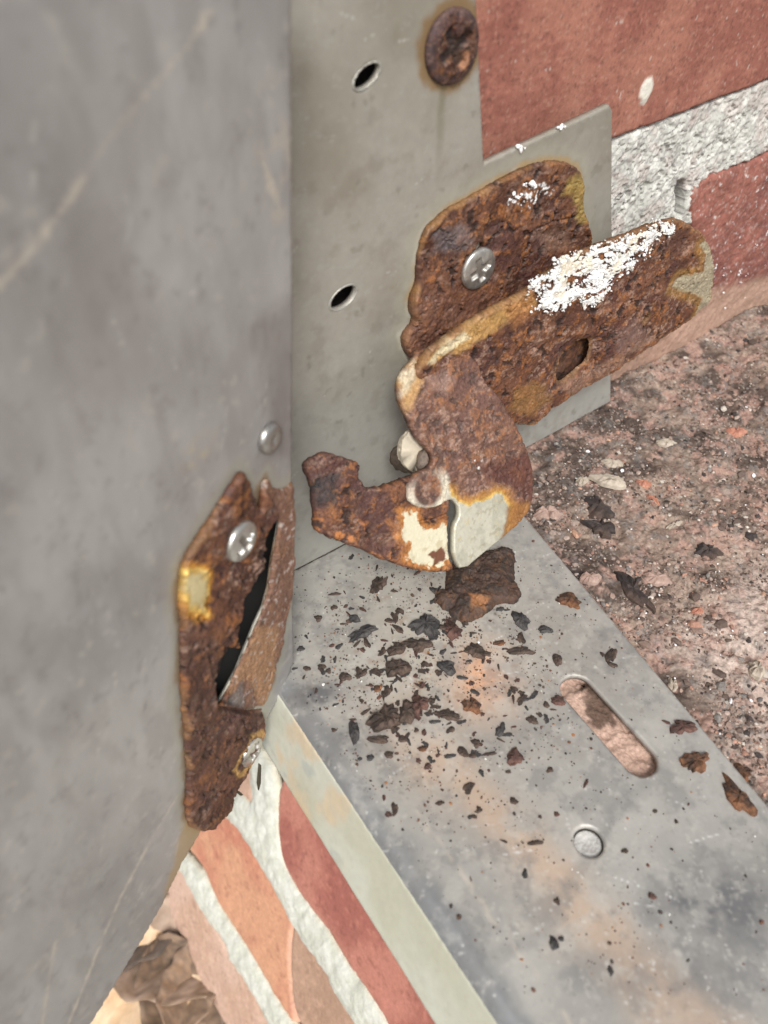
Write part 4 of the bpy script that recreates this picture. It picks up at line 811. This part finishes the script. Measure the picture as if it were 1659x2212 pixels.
# stones in the rubble
STM = [mat('pink stone', 900, .2, .3, 1500, color=((.30, .20, .165), (.40, .29, .245))), mat('beige stone', 900, .2, .3, 1500, color=((.34, .29, .235), (.45, .39, .32))),
       mat('orange brick chip', 900, .2, .3, 1500, color=((.36, .15, .10), (.46, .23, .16))), mat('charcoal crust', 900, .3, .5, 1500, color=((.03, .024, .024), (.075, .05, .04)))]
ST = [(Z6, 362, 550, 140, 80, -8, 0, 'smooth oval pink pebble beside the hinge plate edge', 2.2), (Z6, 690, 385, 190, 85, -15, 1, 'long cream mortar chip on the rubble', 1.6), (Z6, 550, 375, 70, 45, 20, 1, 'small cream chip next to the long cream chip', 1.2),
      (Z6, 640, 510, 190, 130, -60, 3, 'blackened crust clump behind the cream chip', 1.8), (Z6, 655, 640, 150, 100, -40, 3, 'dark brown crust clump below the blackened one', 1.4), (Z6, 885, 395, 80, 45, -20, 2, 'orange brick chip right of the cream chip', 1.3),
      (Z6, 940, 470, 90, 35, -50, 2, 'slim orange brick splinter pointing to the sill', 1.0), (Z6, 1060, 610, 120, 30, 30, 1, 'pale straw coloured splinter in the rubble', .9), (Z6, 1390, 110, 110, 60, 20, 2, 'orange brick chip high on the ledge', 1.5),
      (Z6, 720, 255, 130, 55, -8, 1, 'flat cream stone nearest the jamb corner', 1.3), (Z6, 590, 925, 120, 60, 10, 0, 'pink stone resting against the sill edge', 1.6), (Z6, 830, 960, 260, 90, -62, 3, 'long charcoal clod lying slantwise in the rubble', 1.6),
      (Z6, 960, 890, 160, 80, -10, 0, 'broad pink stone at the middle of the ledge', 1.6), (Z6, 1250, 740, 130, 90, 0, 3, 'dark clod with an orange fleck', 1.6), (Z6, 1380, 1290, 110, 60, 15, 0, 'wedge shaped pink stone over a dark pit', 1.3), (Z6, 1515, 1395, 90, 100, 0, 1, 'pale block of mortar at the ledge margin', 1.6),
      (Z6, 1195, 1065, 60, 40, 0, 2, 'tiny orange chip below the dark clod', 1.), (Z6, 1060, 1465, 60, 80, 0, 1, 'whitish crumb of mortar near the sill edge', 1.3), (Z6, 1010, 160, 110, 45, 0, 1, 'grey white mortar sliver behind the flat cream stone', 1.)]
for i, (zf_, x, y, L, Wd, a, c, lab, T) in enumerate(ST):
    px, py = zf_((x, y))[0]; s_ = kk[id(zf_)]*mmpp(px, py)
    me = lump_mesh('stone_chip', L*s_, Wd*s_*1.15, T*1.25, i*31+3, STM[c], 15, .28 if c != 3 else .5); put('stone_chip', me, px, py, math.radians(a), lab, 'stone chip', 'chips lying in the ledge rubble', -.35)

# ================================================================ LOWER BRICKWORK and GROUND
KD = 1.75
W0 = CC+ray(938, 2212)*(((LB-CC)@CF)*KD); wa = math.radians(27)
WN = unit(MN*math.cos(wa)+ZN*math.sin(wa)); WALL = Plane(W0, WN, X)
pw = empty('brick_plinth', 'sloping orange and red brick plinth with thick white mortar joints below the sill', 'brick wall', tuple(WALL.at(839, 2212)))
def wcol(kind, seed):
    cA = {'red': ((.44, .19, .145), (.33, .125, .10)), 'or': ((.56, .30, .19), (.50, .215, .145)), 'pale': ((.56, .39, .31), (.50, .33, .25)), 'brown': ((.46, .30, .22), (.39, .25, .18))}[kind]
    def f(uv, d, hh):
        C = lerp(cA[0], cA[1], ss(.35, .65, fbm(uv, .05, 3, seed))); C = lerp(C, np.array(cA[0])*1.2, ss(.5, .75, fbm(uv, .5, 4, seed+2, .6))*.5); C = lerp(C, np.array(cA[1])*.6, ss(.6, .72, fbm(uv, .5, 5, seed+4, .7))*.5)
        C = lerp(C, (.62, .50, .40), ss(2.2, .2, d)*.35); return C, .85, 0.
    return f
wh = lambda uv, d: (fbm(uv, .06, 3, 5)-.5)*1.2+(fbm(uv, .6, 4, 6)-.5)*.3
bA = Z7((880, 270), (870, 560), (885, 650), (950, 770), (1040, 890), (1120, 1010), (1190, 1120), (1280, 1240), (1350, 1370), (1480, 1620), (1990, 1620), (1800, 1363), (1500, 1000), (1180, 500), (1000, 250))
bB = Z7((600, 400), (650, 440), (740, 520), (820, 660), (890, 780), (950, 910), (930, 1000), (930, 1150), (940, 1260), (960, 1400), (870, 1260), (800, 1130), (720, 1000), (640, 880), (590, 780), (550, 690), (480, 600), (380, 480), (420, 300))
bB2 = Z7((945, 880), (1030, 1030), (1100, 1120), (1150, 1240), (1230, 1363), (1400, 1650), (1130, 1650), (980, 1400), (935, 1260), (925, 1100))
bC = Z7((600, 60), (770, 130), (775, 410), (740, 400), (690, 340), (560, 330), (480, 160))
bD = Z7((440, 640), (500, 760), (560, 880), (630, 980), (680, 1080), (740, 1160), (800, 1270), (900, 1420), (1020, 1650), (820, 1650), (640, 1363), (600, 1290), (540, 1180), (500, 1080), (440, 960), (400, 880), (360, 830), (200, 620), (320, 450))
for poly, kd_, sd_, lb in ((bA, 'red', 3, 'dark red brick directly under the front lip'), (bB, 'or', 7, 'bright orange brick of the middle course'), (bB2, 'brown', 11, 'dull brown brick of the middle course'), (bC, 'pale', 15, None), (bD, 'pale', 19, 'pale pinkish brick of the lowest course')):
    o = slab('brick', WALL, WALL.uv(poly), M_brick, pw, [], 1.1, 12, 1.6, wh, wcol(kd_, sd_), base=-12, ragged=.35, rf=.3)
    if lb: o['label'] = lb
def mcol2(uv, d, hh):
    C = lerp((.52, .53, .46), (.62, .63, .57), ss(.3, .7, fbm(uv, .3, 4, 3))); C = lerp(C, (.66, .60, .44), ss(1.3, .2, d)*.5); C = lerp(C, (.45, .42, .34), ss(.62, .74, fbm(uv, .45, 5, 8, .7))*.45); return C, .9, 0.
mh2 = lambda uv, d: ss(0, 5, d)*1.1+(fbm(uv, .35, 4, 16, .6)-.5)*1.3
m1 = Z7((745, 130), (800, 150), (875, 270), (885, 540), (895, 640), (962, 765), (1050, 885), (1130, 1005), (1200, 1115), (1290, 1230), (1362, 1363), (1480, 1600), (1340, 1600), (1215, 1363), (1130, 1250), (1080, 1130), (1010, 1040), (935, 925), (872, 800), (800, 675), (725, 545), (640, 450), (500, 330), (540, 290), (680, 340), (720, 350), (770, 410), (755, 280))
m2 = Z7((300, 480), (480, 620), (505, 650), (555, 700), (600, 790), (650, 885), (730, 1000), (805, 1130), (870, 1240), (945, 1363), (1090, 1620), (980, 1620), (835, 1363), (790, 1270), (730, 1170), (670, 1090), (650, 1010), (560, 900), (500, 790), (455, 690), (250, 560))
for mm_, lb in ((m1, 'thick white joint forking under the rusted door corner'), (m2, 'white joint between orange and pale bricks')):
    slab('mortar_joint', WALL, WALL.uv(mm_), M_mortar, pw, [], .8, 3, 1.4, mh2, mcol2, base=-2.6, ragged=.45, rf=.5)['label'] = lb
wb = WALL.uv(Z7((340, 840), (640, 1400), (800, 1700), (2300, 1700), (1100, 100), (560, -200), (200, 300)))
slab('backing_mortar', WALL.off(-6), wb, M_mortar, pw, [], 4, 4, .5, None, lambda uv, d, hh: (np.tile(np.array([.5, .47, .4]), (len(uv), 1)), .9, 0.), base=-4, sm=0)
GZ = min(WALL.at(350, 1975)[2], WALL.at(482, 2212)[2])-3
print('ground z', GZ, WALL.at(350, 1975), WALL.at(482, 2212), 'outm', outm, time.time()-T0)
GP = Plane((0, 0, GZ), ZN, (1, 0, 0))
gc = GP.at(380, 2100)
gm = bpy.data.materials.new('soil'); gm.use_nodes = True; t = gm.node_tree; p = t.nodes['Principled BSDF']; p.inputs['Roughness'].default_value = .95
tc = t.nodes.new('ShaderNodeTexCoord'); nz = t.nodes.new('ShaderNodeTexNoise'); nz.inputs['Scale'].default_value = 60; nz.inputs['Detail'].default_value = 8; t.links.new(tc.outputs['Object'], nz.inputs['Vector'])
rp_ = t.nodes.new('ShaderNodeValToRGB'); e = rp_.color_ramp.elements; e[0].position = .35; e[0].color = (.05, .042, .036, 1); e[1].position = .65; e[1].color = (.30, .25, .20, 1); t.links.new(nz.outputs['Fac'], rp_.inputs['Fac']); t.links.new(rp_.outputs[0], p.inputs['Base Color'])
bp = t.nodes.new('ShaderNodeBump'); bp.inputs['Distance'].default_value = .004; t.links.new(nz.outputs['Fac'], bp.inputs['Height']); t.links.new(bp.outputs[0], p.inputs['Normal'])
R_ = 60000.
g = link('ground', [(-R_, -R_, GZ), (R_, -R_, GZ), (R_, R_, GZ), (-R_, R_, GZ)], [(0, 1, 2), (0, 2, 3)], gm); g.location.z = GZ*MM
tag(g, 'dark soil at the foot of the brickwork', 'ground', kind='structure')
def leaf(cx, cy, L, Wd, ang, tilt, c1, c2, seed, label, lift=2.):
    r = random.Random(seed); nu, nv = 26, 14; V = []; F = []; Cc = []
    base = GP.at(cx, cy); ca, sa_ = math.cos(ang), math.sin(ang)
    for i in range(nu+1):
        s_ = i/nu; w = math.sin(math.pi*s_**.8)**.75*Wd/2
        for j in range(nv+1):
            q_ = j/nv*2-1; y = w*q_*(1+.06*math.sin(9*s_*3+seed)); x = (s_-.5)*L
            z = 3.0+abs(q_)**1.4*w*tilt+2.2*math.sin(s_*5+seed)*(1+.4*q_)+.5*math.sin(s_*40)*abs(q_)-(.8*math.exp(-(q_*9)**2))
            V.append((base[0]+x*ca-y*sa_, base[1]+x*sa_+y*ca, GZ+lift+max(.2, z)))
            k = .5+.5*math.sin(q_*11+s_*6); t_ = TAB[(i*5+seed) & 511, (j*5) & 511]; c_ = np.array(c1)*(1-t_)+np.array(c2)*t_; c_ = c_*(1.25 if abs(q_) < .08 or abs(((s_*9-abs(q_)*1.5) % 1)-.5) < .07 else 1); Cc.append(c_)
    for i in range(nu):
        for j in range(nv): a_ = i*(nv+1)+j; F += [(a_, a_+nv+1, a_+nv+2), (a_, a_+nv+2, a_+1)]
    V = np.array(V); o = link('dry_leaf', V, F, M_leaf, None, {'Col': np.array(Cc), 'Rough': np.full(len(V), .6), 'Metal': np.zeros(len(V))})
    sm_ = o.modifiers.new('thickness', 'SOLIDIFY'); sm_.thickness = .0004
    tag(o, label, 'dry leaf', 'dry leaves on the soil'); return o
leaf(255, 2185, 120, 66, .9, .18, (.55, .36, .20), (.72, .55, .38), 3, 'large pale tan dry leaf at the bottom by the door', 3)
leaf(372, 2075, 70, 40, -.3, .5, (.20, .13, .08), (.42, .31, .24), 9, 'curled brown dry leaf with a lighter face beside the brick foot', 5)
leaf(405, 2185, 60, 30, -1.0, .5, (.10, .07, .05), (.27, .18, .12), 14, 'small dark crumpled leaf closest to the pale brick', 3)
leaf(335, 1990, 66, 34, .6, .4, (.05, .04, .033), (.15, .11, .085), 21, 'dark decayed leaf farthest up the brick foot', 3)
leaf(430, 2130, 40, 24, 1.4, .5, (.20, .14, .10), (.30, .2, .13), 27, 'narrow dark leaf pressed against the brick foot', 8)
# slivers hanging off the torn door corner
for (pp, lab) in ((((558, 1648), (562, 1652), (561, 1690), (557, 1706), (554, 1690)), None), (((507, 1710), (515, 1708), (523, 1715), (518, 1718)), None)):
    o = slab('rust_splinter', DOOR.off(.5), DOOR.off(.5).uv(pp), M_rust, door, [], .25, .4, .1, None, lambda uv, d, hh: (np.tile(np.array([.06, .05, .03]), (len(uv), 1)), .8, 0.), sm=0)
nt = sum(len(o.data.polygons) for o in S.objects if o.type == 'MESH')
print('tris', nt, 'time', round(time.time()-T0, 1))
